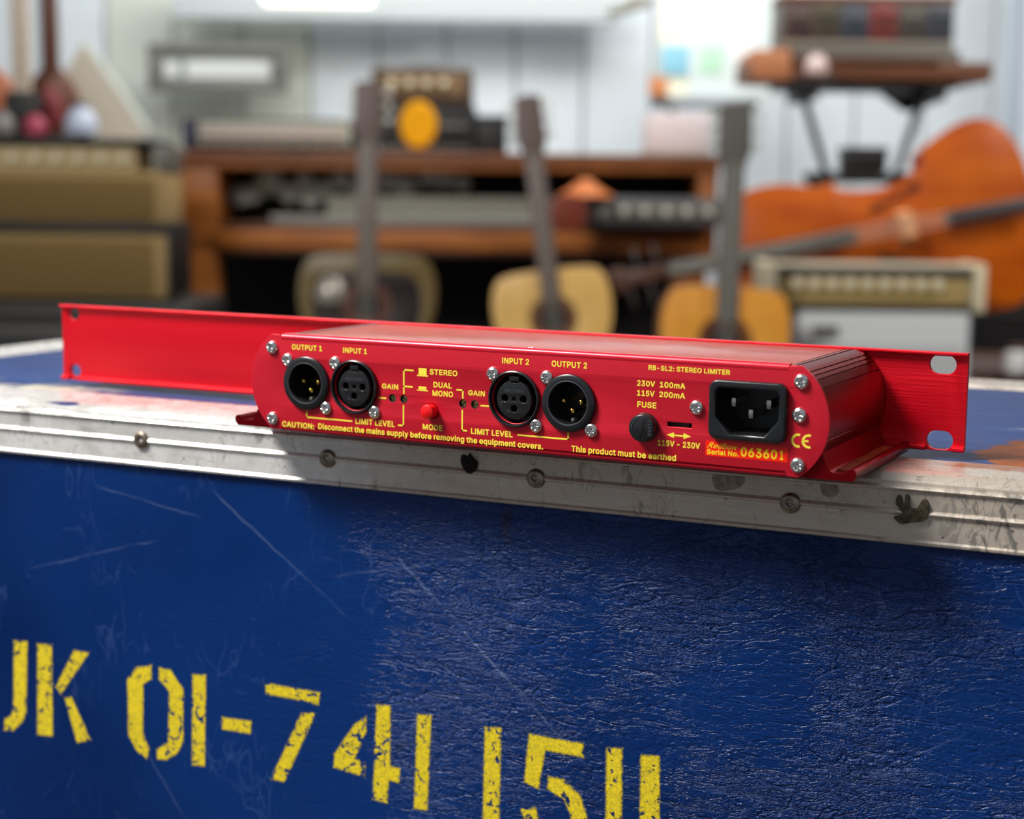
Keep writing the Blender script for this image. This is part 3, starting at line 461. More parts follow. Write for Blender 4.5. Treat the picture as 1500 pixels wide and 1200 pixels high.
eprof = [(1.6, -27.6), (.5, -27.8), (-.1, -27.3), (-.2, -26.4), (.55, -25.6), (.9, -16.7), (.1, -16.1), (-.25, -15.4), (.1, -14.7), (.9, -14.1), (.95, -7.3), (.1, -6.7), (-.2, -6.1), (.1, -5.6), (1.2, -4.9),
         (1.5, -3.6), (3.0, -2.2), (5.5, -1.1), (9, -.35), (13, 0), (36.6, 0), (37.6, -.1), (38.1, -.7), (38.1, -1.55), (12, -1.7), (2.2, -8), (1.9, -27)]
def dent(t, a, b, k):
    n = .25*math.sin(t*.05)+.18*math.sin(t*.13+1)
    if 14 <= k <= 19:
        g = math.exp(-((t+266)/14)**2); return a+2.2*g+n*.5, b-1.6*g*(1 if k > 15 else -.4)+n*.25*(k < 19)
    return a+(n*.12 if k < 20 else 0), b
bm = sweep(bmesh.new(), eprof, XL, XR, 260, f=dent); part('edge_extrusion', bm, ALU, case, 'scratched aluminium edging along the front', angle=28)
# the other top edges
simple = [(0, -28), (0, -2.5), (2.5, 0), (37, 0), (38, -1.5), (3, -1.7), (2, -4), (1.8, -28)]
bm = bmesh.new(); sweep(bm, simple, XL, XR, 1)
for v in bm.verts: v.co.y = YB*MM - v.co.y
part('edge_extrusion', bm, ALU, case, 'aluminium edging along the back')
bm = bmesh.new()
sweep(bm, [(XL+a-.2, b+.1) for a, b in simple], 13, YB-2, 1, axis='Y'); part('edge_extrusion', bm, ALU, case, 'aluminium edging along the left side')
bm = bmesh.new()
sweep(bm, [(XR-a+.2, b+.1) for a, b in simple], 13, YB-2, 1, axis='Y'); part('edge_extrusion', bm, ALU, case, 'aluminium edging along the right side')
# rivets
rp = [(4.2, -.6), (4.2, .25), (3.9, .8), (3.0, 1.25), (2.0, 1.4), (1.5, 1.3), (1.3, .4), (1.25, -.3), (0.01, -.35)]
RIV = mat('dull_steel_rivet', (168, 160, 148), .38, .9, rgb2=(120, 104, 86), nscale=400)
rme = fin(lathe(rp, 32), 'rivet'); rme.materials.append(RIV)
for x, z in ((-211.8, -15.1), (-106.7, -15.5), (-2.8, -15.6), (108.1, -15.9), (-317, -15.2), (-422, -15.2), (216, -15.6), (320, -15.6)):
    link('rivet', rme, None, case, (x*MM, .0004, z*MM))
cb = lathe([(1.25, .06), (.01, .12)], 16); cme = fin(cb, 'rivet_hole'); cme.materials.append(BLK_DEEP)
DIRT = mat('dark_grime', (48, 42, 30), .75, rgb2=(86, 76, 52), nscale=500, bump=.6, bscale=600)
HOLE = mat('torn_hole', (20, 12, 8), .9)
TARN = mat('brown_tarnish', (130, 116, 100), .5, .3, rgb2=(160, 148, 134), nscale=400)
def blobmesh(pts, y, t=.25):
    # smooth closed outline
    q = []
    n = len(pts)
    for i in range(n):
        p0, p1, p2, p3 = pts[i-1], pts[i], pts[(i+1) % n], pts[(i+2) % n]
        for j in range(4):
            u = j/4; f = lambda a, b, c, d: .5*((2*b)+(-a+c)*u+(2*a-5*b+4*c-d)*u*u+(-a+3*b-3*c+d)*u**3)
            q.append((f(p0[0], p1[0], p2[0], p3[0]), f(p0[1], p1[1], p2[1], p3[1])))
    return flat([sc(q)], t*MM, .08*MM, Matrix.Translation((0, y*MM, 0)) @ FRONT)
part('torn_hole', blobmesh([(-38, -8.2), (-35.5, -9), (-34.5, -7.4), (-32.5, -9.6), (-30.8, -11), (-31.2, -14), (-33, -16), (-36, -15.6), (-38.4, -11.8)], .3, 1.3), HOLE, case, 'ragged dark hole through the edging')
part('grime_patch', blobmesh([(149.5, -11.8), (150.3, -8.8), (151.6, -9.4), (151.9, -12), (152.9, -11.6), (153.2, -8.4), (154.6, -9), (155, -13), (157.6, -13.2), (159.6, -9.7), (161.2, -9.7), (162.2, -12.2), (161.8, -16.6), (159, -18.4), (155.4, -19), (152, -19.9), (149, -17.4), (152.6, -16.4), (151.2, -13.8)], .3, 1.5), DIRT, case, 'dark lump of grime and torn metal')
part('tarnish_patch', blobmesh([(75.5, -8), (79, -6.7), (86, -7.2), (89, -8), (87, -11.4), (82, -13.2), (77.5, -13.4), (76, -11)], .62, .4), TARN, case)
part('tarnish_patch', blobmesh([(120, -7), (124, -6.6), (127, -8.6), (126, -11.5), (122, -12), (120, -9.5)], .62, .4), TARN, case)
# stencilled characters
ST = [
[(-297.2,-125.8),(-288.4,-125.2),(-290.6,-162.9),(-293.1,-168.1),(-299.5,-174.0),(-305.7,-174.8),(-305.1,-168.8),(-300.7,-166.3),(-299.0,-163.0)],
[(-281.7,-125.5),(-272.3,-124.9),(-273.4,-172.9),(-283.5,-173.9)],
[(-258.1,-125.9),(-248.6,-125.8),(-267.2,-149.8),(-270.5,-146.7)],
[(-264.8,-151.8),(-260.3,-150.5),(-248.9,-170.8),(-257.5,-174.0)],
[(-209.7,-126.9),(-209.9,-133.8),(-214.9,-136.8),(-215.8,-162.0),(-212.2,-169.6),(-213.7,-175.1),(-219.3,-172.5),(-224.7,-164.6),(-224.7,-136.5),(-218.9,-129.3)],
[(-204.9,-127.3),(-198.1,-127.5),(-190.7,-136.2),(-191.3,-162.7),(-194.9,-169.0),(-201.9,-173.7),(-207.1,-174.0),(-207.3,-169.3),(-200.3,-164.7),(-199.0,-138.5),(-205.1,-133.1)],
[(-184.8,-127.9),(-177.1,-127.2),(-178.6,-173.0),(-186.1,-173.6)],
[(-168.1,-146.7),(-151.0,-146.1),(-151.7,-152.4),(-167.8,-152.6)],
[(-143.0,-126.1),(-112.6,-126.4),(-113.3,-132.5),(-118.3,-131.6),(-142.4,-131.3)],
[(-122.7,-137.8),(-114.8,-136.6),(-132.6,-172.8),(-140.3,-173.0)],
[(-87.6,-134.1),(-87.6,-141.1),(-93.8,-155.0),(-87.9,-156.4),(-88.6,-162.8),(-105.1,-161.1),(-104.7,-154.5),(-93.8,-138.6)],
[(-82.0,-127.4),(-74.9,-126.9),(-74.9,-155.4),(-69.7,-155.7),(-70.4,-162.8),(-75.8,-162.0),(-76.6,-173.3),(-84.0,-172.8)],
[(-60.9,-128.8),(-53.7,-128.3),(-55.7,-173.0),(-62.4,-173.4)],
[(-26.8,-129.6),(-18.9,-128.6),(-19.4,-173.8),(-27.4,-174.4)],
[(-5.2,-129.2),(20.4,-129.5),(20.5,-135.5),(2.5,-135.1),(-0.4,-153.2),(-7.3,-151.3)],
[(4.4,-146.8),(11.5,-146.9),(19.7,-153.3),(22.7,-161.6),(21.1,-171.8),(14.9,-177.5),(7.3,-177.8),(8.3,-172.0),(14.7,-169.7),(15.2,-162.9),(11.6,-155.8),(3.9,-152.7)],
[(-8.9,-164.0),(-1.8,-162.1),(0.0,-168.5),(5.4,-172.0),(4.3,-177.8),(-3.4,-175.4)],
[(31.2,-129.6),(38.3,-128.7),(38.8,-171.8),(31.5,-172.3)],
[(46.9,-130.0),(55.2,-129.2),(56.2,-171.2),(47.1,-171.8)]]
def stencil(loops, y=1.9):
    bm = bmesh.new(); lay = bm.verts.layers.float.new('cover')
    for lp in loops:
        n = len(lp); ar = sum(lp[i][0]*lp[(i+1) % n][1]-lp[(i+1) % n][0]*lp[i][1] for i in range(n)); 
        if ar < 0: lp = lp[::-1]
        def off(d):
            o = []
            for i in range(n):
                a, b, c = Vector(lp[i-1]), Vector(lp[i]), Vector(lp[(i+1) % n])
                n1 = Vector(((b-a).y, -(b-a).x)).normalized(); n2 = Vector(((c-b).y, -(c-b).x)).normalized()
                m = (n1+n2); m = m.normalized()/max(.45, m.normalized().dot(n1)); o.append(b+m*d)
            return o
        vin = []
        for p in off(-1.3): v = bm.verts.new((p[0]*MM, y*MM, p[1]*MM)); v[lay] = 1.0; vin.append(v)
        vo = []
        for p in off(1.2): v = bm.verts.new((p[0]*MM, y*MM, p[1]*MM)); v[lay] = 0.0; vo.append(v)
        for i in range(n): bm.faces.new((vin[i], vin[(i+1) % n], vo[(i+1) % n], vo[i]))
        es = [bm.edges.get((vin[i], vin[(i+1) % n])) for i in range(n)]
        bmesh.ops.triangle_fill(bm, edges=es, use_beauty=True)
    for f in bm.faces:
        pass
    return bm
for grp in ([0], [1, 2, 3], [4, 5], [6], [7], [8, 9], [10, 11], [12], [13], [14, 15, 16], [17], [18]):
    part('stencil_character', stencil([ST[i] for i in grp]), STENCIL, case, smooth=False)

# ================================================================== RED AUDIO UNIT
unit = thing('rack_audio_unit', 'red anodised stereo limiter unit, rear side with round audio sockets, on the blue flight case', 'audio unit', (0, 0, 0))
D = 82.2
CX, R0 = 105.9, 25.5
holes = []
XLRS = [(-101.6, 21.55, 'm'), (-76.8, 21.55, 'f'), (.35, 21.6, 'f'), (24.9, 21.6, 'm')]
for x, z, k in XLRS: holes.append(circ(x, z, 10.2, 40))
holes.append(rrect(86.3, 113.7, 13.6, 33.6, 3))
TR = [(-58.0, 17.9), (-52.4, 17.9), (-23.85, 17.95), (-18.25, 17.95)]
for x, z in TR: holes.append(circ(x, z, 1.55, 20))
holes.append(rrect(67.1, 77.3, 15.3, 17.2, .15, 2))
holes.append(circ(-38.75, 13.8, 3.3, 24))
a0 = math.asin(21/R0)
arcR = [(CX+R0*math.cos(a), 21+R0*math.sin(a)) for a in [(-a0+2*a0*i/28) for i in range(29)]]
arcL = [(-x, 42-z) for x, z in arcR]
outer = arcR + [(115.8, 42.0), (115.2, 41.0), (-115.2, 41.0), (-115.8, 42.0)] + arcL + [(-115.8, 0), (-115.2, .9), (115.2, .9), (115.8, 0)]
bm = flat([sc(outer)]+[sc(h) for h in holes], 1.4*MM, .2*MM, Matrix.Translation((0, .7*MM, 0)) @ FRONT)
plate = part('rear_panel', bm, RED, unit, angle=40)
# rounded lips top and bottom, folded back over the covers
def lip(sign):
    pr = []
    for i in range(9):
        a = PI/2*i/8; pr.append((1.8-1.8*math.sin(a), 1.8*math.cos(a)-1.8))   # from top back to front
    top = 42.5
    if sign > 0: pts = [(4.2, top)]+[(y, top+z) for y, z in pr]+[(0, 39.8), (1.5, 39.8), (1.5, top-1.2), (4.2, top-1.2)]
    else: pts = [(4.2, -.6)]+[(y, -.6-z) for y, z in pr]+[(0, 2.1), (1.5, 2.1), (1.5, .6), (4.2, .6)]
    return sweep(bmesh.new(), pts, -115.1, 115.1, 1)
part('rear_panel_lip', lip(1), RED_LIP, plate); part('rear_panel_lip', lip(-1), RED_LIP, plate)

# print
TXT = [('OUTPUT 1',-109.48,-93.68,35.83,2.36),('INPUT 1',-82.85,-70.72,35.84,2.32),('GAIN',-63.17,-55.19,21.7,2.15),('STEREO',-39.75,-26.51,29.12,2.3),('DUAL',-37.92,-29.11,23.8,2.3),('MONO',-38.37,-28.53,20.25,2.3),
('MODE',-43.09,-33.56,5.7,2.35),('LIMIT LEVEL',-76.62,-56.81,5.5,2.45),('CAUTION:',-115.01,-98.03,1.42,2.45),('Disconnect the mains supply before removing the equipment covers.',-95.88,13.49,1.76,2.5),
('INPUT 2',-5.61,6.67,35.75,2.4),('OUTPUT 2',16.8,32.47,35.78,2.4),('GAIN',-21.28,-13.52,21.6,2.15),('LIMIT LEVEL',-19.87,-.44,5.6,2.4),('This product must be earthed',26.14,71.07,2.0,2.49),
('RB-SL2: STEREO LIMITER',58.73,92.12,36.95,1.9),('230V',54.09,61.6,30.4,2.2),('100mA',63.65,74.12,30.4,2.2),('115V',54.18,61.49,26.55,2.2),('200mA',63.49,74.16,26.6,2.2),('FUSE',54.34,62.37,22.0,2.3),('115V - 230V',63.23,80.81,7.55,2.3)]
for t, xa, xb, z, cap in TXT:
    link('printed_lettering', text_mesh(t, xa, xb, z, cap, -.02, bold=.022), YEL, plate)
def pline(pts, wd=.62):
    bm = bmesh.new()
    for a, b in zip(pts, pts[1:]):
        box(bm, min(a[0], b[0])-wd/2, max(a[0], b[0])+wd/2, -.05, .02, min(a[1], b[1])-wd/2, max(a[1], b[1])+wd/2, s=MM)
    return bm
for pts in ([(-64.5, 17.6), (-61.4, 17.6)], [(-52.38, 20.4), (-52.38, 30.25), (-47.9, 30.25)], [(-52.38, 23.3), (-48.3, 23.3)], [(-52.55, 15.0), (-52.55, 6.55), (-54.9, 6.55)],
            [(-101.9, 9.0), (-101.9, 6.5), (-78.6, 6.5)], [(-26.6, 23.5), (-23.85, 23.5), (-23.85, 20.3)], [(-24.1, 15.0), (-24.1, 6.7), (-22.1, 6.7)], [(2.0, 6.85), (24.6, 6.85), (24.6, 9.2)], [(-15.2, 17.7), (-11.9, 17.7)]):
    part('printed_line', pline(pts), YEL, plate, smooth=False)
bm = nbox(-45.1, -41.3, -.05, .02, 28.7, 31.5, s=MM); box(bm, -45.9, -40.6, -.05, .02, 28.1, 28.6, s=MM); part('printed_symbol', bm, YEL, plate, smooth=False)
bm = nbox(-45.1, -41.4, -.05, .02, 22.5, 23.75, s=MM); box(bm, -45.9, -40.6, -.05, .02, 21.9, 22.35, s=MM); part('printed_symbol', bm, YEL, plate, smooth=False)
arrow = [(67.0, 12.1), (70, 13.25), (70, 12.4), (74, 12.4), (74, 13.25), (77.0, 12.1), (74, 10.95), (74, 11.8), (70, 11.8), (70, 10.95)]
part('printed_arrow', flat([sc(arrow)], .06*MM, 0, FRONT), YEL, plate, smooth=False)
# CE mark
def ring_arc(cx, cz, ro, ri, a0, a1, n=20): return circ(cx, cz, ro, n, a0, a1, False)+circ(cx, cz, ri, n, a1, a0, False)
bm = flat([sc(ring_arc(119.6, 14.0, 2.65, 1.8, math.radians(72), math.radians(288)))], .06*MM, 0, FRONT)
me1 = fin(bm, smooth=False); link('ce_mark', me1, YEL, plate)
bm = flat([sc(ring_arc(123.7, 14.0, 2.65, 1.8, math.radians(72), math.radians(288)))], .06*MM, 0, FRONT); box(bm, 121.4, 123.6, -.03, .03, 13.7, 14.35, s=MM)
link('ce_mark', fin(bm, smooth=False), YEL, plate)
# serial label
lab = part('serial_label', flat([sc(rrect(83.1, 115.8, 5.3, 11.1, .35, 3))], .12*MM, 0, Matrix.Translation((0, -.03*MM, 0)) @ FRONT), LABEL, unit, 'bright orange-red serial number label')
link('printed_lettering', text_mesh('Redbox', 83.8, 96.3, 8.45, 2.1, -.12, bold=.0, shear=.55), YEL_S, lab)
link('printed_lettering', text_mesh('Serial No.', 83.7, 96.6, 5.95, 1.9, -.12, bold=.025), YEL_S, lab)
for i, ch in enumerate('063601'):
    x = 97.4+i*2.98+ (0.55 if ch == '1' else 0)
    link('printed_digit', text_mesh(ch, x, x+(2.35 if ch != '1' else 1.3), 6.15, 3.65, -.12, bold=.012, capref='0'), YEL_S, lab)

# pan head cross screws
def screw_mesh(R=2.95, H=1.75):
    bm = bmesh.new(); nr, na = 16, 48; rings = []
    for i in range(nr+1):
        r = R*i/nr; ring = []
        for j in range(na):
            a = 2*PI*j/na; x, z = r*math.cos(a), r*math.sin(a)
            h = H*math.sqrt(max(0, 1-(r/R)**2.6))
            ax, az = abs(x), abs(z)
            arm = min(max(ax-.38, 0)+max(az-1.5, 0), max(az-.38, 0)+max(ax-1.5, 0))
            dd = abs(ax-az)/1.414 + max(0, math.hypot(ax, az)-1.55)*1.2
            f = max(0, 1-arm/.22); f = f*f*(3-2*f)
            f2 = max(0, 1-dd/.22)*.35
            h -= max(f, f2)*1.05*(1-.3*r/R)
            ring.append(bm.verts.new((x*MM, -h*MM, z*MM)))
            if i == 0: break
        rings.append(ring)
    for j in range(na): bm.faces.new((rings[0][0], rings[1][(j+1) % na], rings[1][j]))
    for a, b in zip(rings[1:], rings[2:]):
        for j in range(na): bm.faces.new((a[j], a[(j+1) % na], b[(j+1) % na], b[j]))
    base = [bm.verts.new((R*math.cos(2*PI*j/na)*MM, .25*MM, R*math.sin(2*PI*j/na)*MM)) for j in range(na)]
    for j in range(na): bm.faces.new((rings[-1][j], rings[-1][(j+1) % na], base[(j+1) % na], base[j]))
    bm.faces.new(base)
    me = fin(bm, 'screw', angle=60); me.materials.append(CHROME); return me
SCR = screw_mesh()
SP = [(-120, 36.2), (-120, 4.7), (120.2, 36.2), (119.8, 4.7), (79.1, 23.6), (119.9, 23.6)]
for x, z, k in XLRS: SP += [(x-10.1, z+9.6), (x+9.9, z-10.2)]
for i, (x, z) in enumerate(SP):
    o = link('screw', SCR, None, unit, (x*MM, -.02*MM, z*MM), (0, random.uniform(0, PI), 0)); o.scale = (1.02,)*3
# XLR sockets
def embossed(txt, x0, x1, z, cap, y, parent, rot=None):
    return link('embossed_lettering', text_mesh(txt, x0, x1, z, cap, y, bold=.0, thick=.12), EMBOSS, parent)
for x, z, k in XLRS:
    if k == 'm':
        pr = [(10.0, -2), (11.6, 0), (11.75, .7), (11.55, 1.35), (11.1, 1.7), (9.2, 1.95), (8.75, 1.9), (8.45, 1.5), (8.4, 0), (8.3, -13.5), (.01, -13.6)]
        s = part('male_audio_socket', lathe(pr, 64, cap=False), BLK2, unit, 'black round socket with three gold pins'); s.location = (x*MM, 0, z*MM)
        for px, pz in ((-3.9, .35), (3.9, .35), (0, -3.4)):
            q = part('pin', lathe([(1.15, -13.5), (1.15, -3.2), (1.0, -2.6), (.6, -2.15), (.01, -2.0)], 18), GOLD, s); q.location = (px*MM, 0, pz*MM)
        q = part('latch_spring', lathe([(.95, -12), (.95, -1.6), (.6, -1.1), (.01, -1)], 14), NICKEL, s, 'small steel contact at the bottom of the socket'); q.location = (1.0*MM, 0, -7.0*MM)
        q = part('inner_rim', lathe([(8.5, 1.6), (8.7, 1.95), (8.95, 2.0), (9.1, 1.93)], 64, cap=False), EMBOSS, s)
    else:
        pr = [(9.9, -2), (11.55, 0), (11.75, .8), (11.5, 1.6), (11.1, 1.85), (10.7, 1.75), (10.45, 1.2), (10.3, -1), (9.9, -7.5), (.01, -7.6)]
        s = part('female_audio_socket', lathe(pr, 64, cap=False), BLK2, unit, 'black round socket with three pin holes'); s.location = (x*MM, 0, z*MM)
        hl = [circ(px, pz, 1.45, 20) for px, pz in ((-4.3, .1), (4.15, .1), (-.1, -4.0))]
        o_ = circ(0, -.4, 8.0, 64)
        # key notch at the top
        o2 = []
        for px, pz in o_:
            if pz > 6.6 and abs(px) < 2.6: pz = 6.6 if abs(px) < 2.3 else pz
            o2.append((px, pz))
        bm = flat([sc(o2)]+[sc(h) for h in hl]+[sc(circ(0, 0, .9, 16))], 7.4*MM, .35*MM, Matrix.Translation((0, 3.0*MM, 0)) @ FRONT)
        pk = part('contact_insert', bm, BLK, s, angle=30)
        part('centre_screw', lathe([(.85, -1.4), (.85, -.6), (.5, -.45), (.01, -.4)], 14), BLK2, s)
        part('latch_tab', box(bmesh.new(), -2.2, 2.2, -.9, 4, 7.1, 9.3, bev=.25, s=MM), BLK2, s)
        link('embossed_lettering', text_mesh('NEUTRIK', -4.3, 4.3, 2.6, 1.35, -.72, bold=0, thick=.08), EMBOSS, s)
        link('embossed_lettering', text_mesh('2', -6.3, -5.5, -2.6, 1.3, -.72, bold=0, thick=.08), EMBOSS, s)
        link('embossed_lettering', text_mesh('3', -3.1, -2.3, -5.9, 1.3, -.72, bold=0, thick=.08), EMBOSS, s)
# trimmers, button, slot switch
for i, (x, z) in enumerate(TR):
    t = part('trimmer', lathe([(1.5, -2.4), (1.5, -1.1), (1.3, -.9), (.01, -.85)], 20), BRASS, unit); t.location = (x*MM, 0, z*MM)
    b = part('slot', nbox(-1.2, 1.2, .75, .9, -.22, .22, s=MM), BLK_DEEP, t, smooth=False); b.rotation_euler.y = [1.4, .6, -.8, .2][i]
    part('hole_rim', lathe([(1.5, -1.4), (1.5, -.1), (1.62, .04), (1.8, .04)], 20, cap=False), BOARD, t)
b = part('mode_button', lathe([(2.9, -1.5), (3.05, 0), (3.05, 3.6), (2.9, 4.2), (2.4, 4.5), (.01, 4.6)], 36), REDBTN, unit, 'bright red round push button'); b.location = (-38.75*MM, 0, 13.8*MM)
sw = part('voltage_selector', nbox(66.5, 77.9, 2.4, 6, 14.8, 17.8, s=MM), BLK_DEEP, unit, 'small black recessed slide switch', smooth=False)
part('slider', nbox(72.6, 75.6, 1.5, 3, 15.5, 17.0, bev=.15, s=MM), BLK, sw)
# fuse holder
fu = part('fuse_holder', lathe([(5.6, -2), (5.7, 0), (5.7, 1.2), (5.45, 1.5), (5.45, 3.6), (5.2, 4.1), (4.9, 4.3), (.01, 4.3)], 48), BLK2, unit, 'black round fuse cap with a screwdriver slot'); fu.location = (57.9*MM, 0, 14.4*MM)
q = part('slot', nbox(-.75, .75, -4.42, -4.0, -4.3, 4.3, bev=.1, s=MM), BLK_DEEP, fu)
q.rotation_euler.y = math.radians(14)
ft = text_mesh('FUSE', -3.2, 3.2, 0, 1.5, -4.4, bold=0, thick=.1)
q = link('embossed_lettering', ft, EMBOSS, fu, (2.9*MM, 0, .3*MM), (0, math.radians(90), 0))
q = link('embossed_mark', fin(flat([sc(ring_arc(0, 0, 4.1, 3.8, math.radians(115), math.radians(185)))], .12*MM, 0, Matrix.Translation((0, -4.38*MM, 0)) @ FRONT), smooth=False), EMBOSS, fu)
# mains inlet
IX, IZ = 100.0, 23.75
oc = rrect(-15.4, 15.4, -11.5, 11.4, 3.6, 8)
ic = [(-12.4, -2.6), (-7.0, -9.0), (7.0, -9.0), (12.4, -2.6), (12.4, 7.0), (11.2, 8.4), (-11.2, 8.4), (-12.4, 7.0)]
bm = flat([sc(oc), sc(ic)], 3.4*MM, .95*MM, Matrix.Translation((0, -.9*MM, 0)) @ FRONT, res=4)
inl = part('mains_inlet', bm, BLK2, unit, 'black three-pin mains inlet', angle=50); inl.location = (IX*MM, 0, IZ*MM)
bm = bmesh.new()
ring1 = [bm.verts.new((x*MM, .5*MM, z*MM)) for x, z in ic]; ring2 = [bm.verts.new((x*.97*MM, 17*MM, z*.97*MM)) for x, z in ic]
for i in range(8): bm.faces.new((ring1[i], ring1[(i+1) % 8], ring2[(i+1) % 8], ring2[i]))
bm.faces.new(ring2); part('recess', bm, BLK, inl, smooth=False)
for px, pz in ((-7.0, 2.6), (7.0, 2.6), (0, -1.5)):
    part('pin', nbox(px-.95, px+.95, 2.4, 17, pz-1.7, pz+1.7, bev=.55, s=MM), NICKEL, inl)
# chassis side extrusions with feet
def side_profile():
    pts = []
    def arc(a1, a2, n, r=None):
        for i in range(n+1):
            a = a1+(a2-a1)*i/n; rr = (r or R0-.25); pts.append((CX+rr*math.cos(math.radians(a)), 21+rr*math.sin(math.radians(a))))
    pts += [(113.2, 40.9), (114.6, 41.6), (116.4, 41.7), (116.7, 41.2), (117.4, 41.2), (117.7, 41.7), (119.3, 41.5)]
    for a in (52, 47.5, 43):       # stepped grooves on the shoulder
        for da, r in ((1.6, 25.3), (-1.4, 25.3), (-1.7, 24.6), (-2.5, 24.6), (-2.8, 25.3)): 
            t = math.radians(a+da-2); pts.append((CX+r*math.cos(t), 21+r*math.sin(t)))
    arc(36, 31, 2); t = math.radians(30.6); pts.append((CX+24.5*math.cos(t), 21+24.5*math.sin(t))); t = math.radians(29.4); pts.append((CX+24.5*math.cos(t), 21+24.5*math.sin(t)))
    arc(29, -13, 14); 
    for da in (-13.6, -14.6): t = math.radians(da); pts.append((CX+24.7*math.cos(t), 21+24.7*math.sin(t)))
    arc(-15.2, -26, 4)
    pts.extend([(129.1, 8.4), (130.0, 6.4), (130.9, 4.6), (131.7, 3.4), (132.7, 2.8), (134.8, 2.6), (136.9, 2.6), (137.5, 3.1), (138.3, 4.1), (139.5, 4.7), (140.8, 4.5), (141.6, 3.8), (141.8, 2.6), (141.4, 1.2), (140.6, .2), (139.6, 0), (113.2, 0), (113.2, 2.2)])
    for i in range(13):
        a = math.radians(-52+104*i/12); pts.append((CX+22.6*math.cos(a), 21+22.6*math.sin(a)))
    return pts
sp = side_profile()
bm = sweep(bmesh.new(), sp, 1.45, D-.1, 1, axis='Y'); part('chassis_side', bm, RED_EX, unit, angle=18)
bm = bmesh.new(); sweep(bm, [(-x, z) for x, z in sp], 1.45, D-.1, 1, axis='Y'); part('chassis_side', bm, RED_EX, unit, angle=18)
STK = mat('orange_brown_residue', (196, 80, 26), .6, rgb2=(160, 40, 16), nscale=180, bump=.5, bscale=300)
part('residue', nbox(132.6, 137.3, 7, D-7, 2.3, 3.3, bev=.1, s=MM), STK, unit, 'orange brown adhesive residue in the foot groove')
part('top_cover', nbox(-113.6, 113.6, 4.3, D-.2, 40.2, 41.5, bev=.25, s=MM), RED_LID, unit, 'glossy red top cover', angle=60)
part('bottom_cover', nbox(-113.1, 113.1, 4.3, D-.2, .4, 1.6, bev=.2, s=MM), RED_EX, unit)
o = link('screw', SCR, None, unit, (3*MM, 8*MM, 41.4*MM), (-PI/2, 0, 0)); o.scale = (.8, .45, .8)
# rack panel
PXL, PXR, PZ0, PZ1 = -318.9, 163.7, 1.74, 42.25
slots = [(153.6, 37.1), (153.6, 6.0), (-310.5, 37.6), (-310.5, 6.8)]
def slot(cx, cz, hw=5.4, r=3.9): return [(cx+(hw-r)+r*math.cos(a), cz+r*math.sin(a)) for a in [(-PI/2+PI*i/10) for i in range(11)]]+[(cx-(hw-r)+r*math.cos(a), cz+r*math.sin(a)) for a in [(PI/2+PI*i/10) for i in range(11)]]
out = [(PXL, PZ0), (PXR, PZ0), (PXR, PZ1), (PXL, PZ1)]
bm = flat([sc(out)]+[sc(slot(a, b, *( (3.9, 3.3) if a < 0 else (5.5, 3.9)))) for a, b in slots], 2.6*MM, .15*MM, Matrix.Translation((0, (D+1.5)*MM, 0)) @ FRONT)
rp_ = part('rack_panel', bm, RED_PANEL, unit, 'wide brushed red rack panel with mounting slots', angle=40)
def strip(x0, x1, pr):
    part('panel_rib', sweep(bmesh.new(), pr, x0, x1, 1), RED_PANEL, rp_, angle=25)
tp = [(D+.4, 42.3), (D-1.6, 42.3), (D-2.0, 41.9), (D-2.0, 41.35), (D-1.6, 41.1), (D-.3, 40.9), (D+.4, 40.5)]
strip(PXL, PXR, tp)
bp_ = [(D+.4, 4.6), (D-.2, 4.4), (D-.3, 3.9), (D-1.3, 3.7), (D-1.9, 3.2), (D-1.9, 2.1), (D-1.5, 1.7), (D+.4, 1.7)]
gaps = [(PXL, -314.2), (-306.8, 148.2), (159.0, PXR)]
for a, b in gaps: strip(a, b, bp_)

# ================================================================== THE WORKSHOP BEHIND
def bx(t, name, m, u0, v0, u1, v1, d, dep, u, v, bev=.004, y0=0.0, label=None, par=None):
    """box child spanning the given part of the photograph at distance d; (u, v) is the thing's own origin"""
    k = K(d); bm = nbox((u0-u)*k, (u1-u)*k, y0, y0+dep, (v-v1)*k, (v-v0)*k, bev=bev)
    return part(name, bm, m, par or t, label)
def ybar(pts, r, **k): return tube(bmesh.new(), pts, r, **k)
TWEED = mat('tan_tweed_cloth', (162, 134, 86), .85, noise=.18, nscale=90)
TWEED2 = mat('beige_tweed_cloth', (206, 184, 138), .85, noise=.12, nscale=90)
GRILLE = mat('olive_grille_cloth', (126, 100, 54), .9, noise=.2, nscale=140)
DARKW = mat('dark_stained_wood', (92, 54, 34), .45, rgb2=(62, 34, 20), nscale=6, stretch=(1, 6, 8))
WOOD = mat('orange_brown_wood', (176, 104, 38), .45, rgb2=(136, 74, 22), nscale=5, stretch=(1, 6, 8))
WOODM = mat('mid_brown_wood', (128, 78, 48), .45, rgb2=(98, 58, 34), nscale=5, stretch=(1, 6, 8))
BLKM = mat('black_vinyl', (20, 19, 19), .5)
BLKW = mat('near_black_interior', (12, 9, 8), .8)
GREYM = mat('grey_painted_metal', (112, 110, 104), .4, .3)
SILV = mat('brushed_silver', (205, 204, 190), .35, .3)
PALEM = mat('pale_grey_panel', (168, 166, 150), .5)
CREAM = mat('cream_plastic', (226, 214, 180), .5)
GOLDC = mat('gold_grille_cloth', (176, 150, 92), .8, noise=.2, nscale=120)
WHITE = mat('white_enamel', (226, 226, 224), .45)
YEL_L = mat('yellow_disc', (232, 160, 0), .6, spec=.2)
SPRUCE = mat('pale_spruce', (236, 192, 112), .35, rgb2=(222, 174, 92), nscale=4, stretch=(12, 1, 1))
CEDAR = mat('orange_spruce', (236, 164, 62), .35, rgb2=(222, 146, 48), nscale=4, stretch=(12, 1, 1))
MAHO = mat('brown_mahogany', (96, 52, 32), .4)
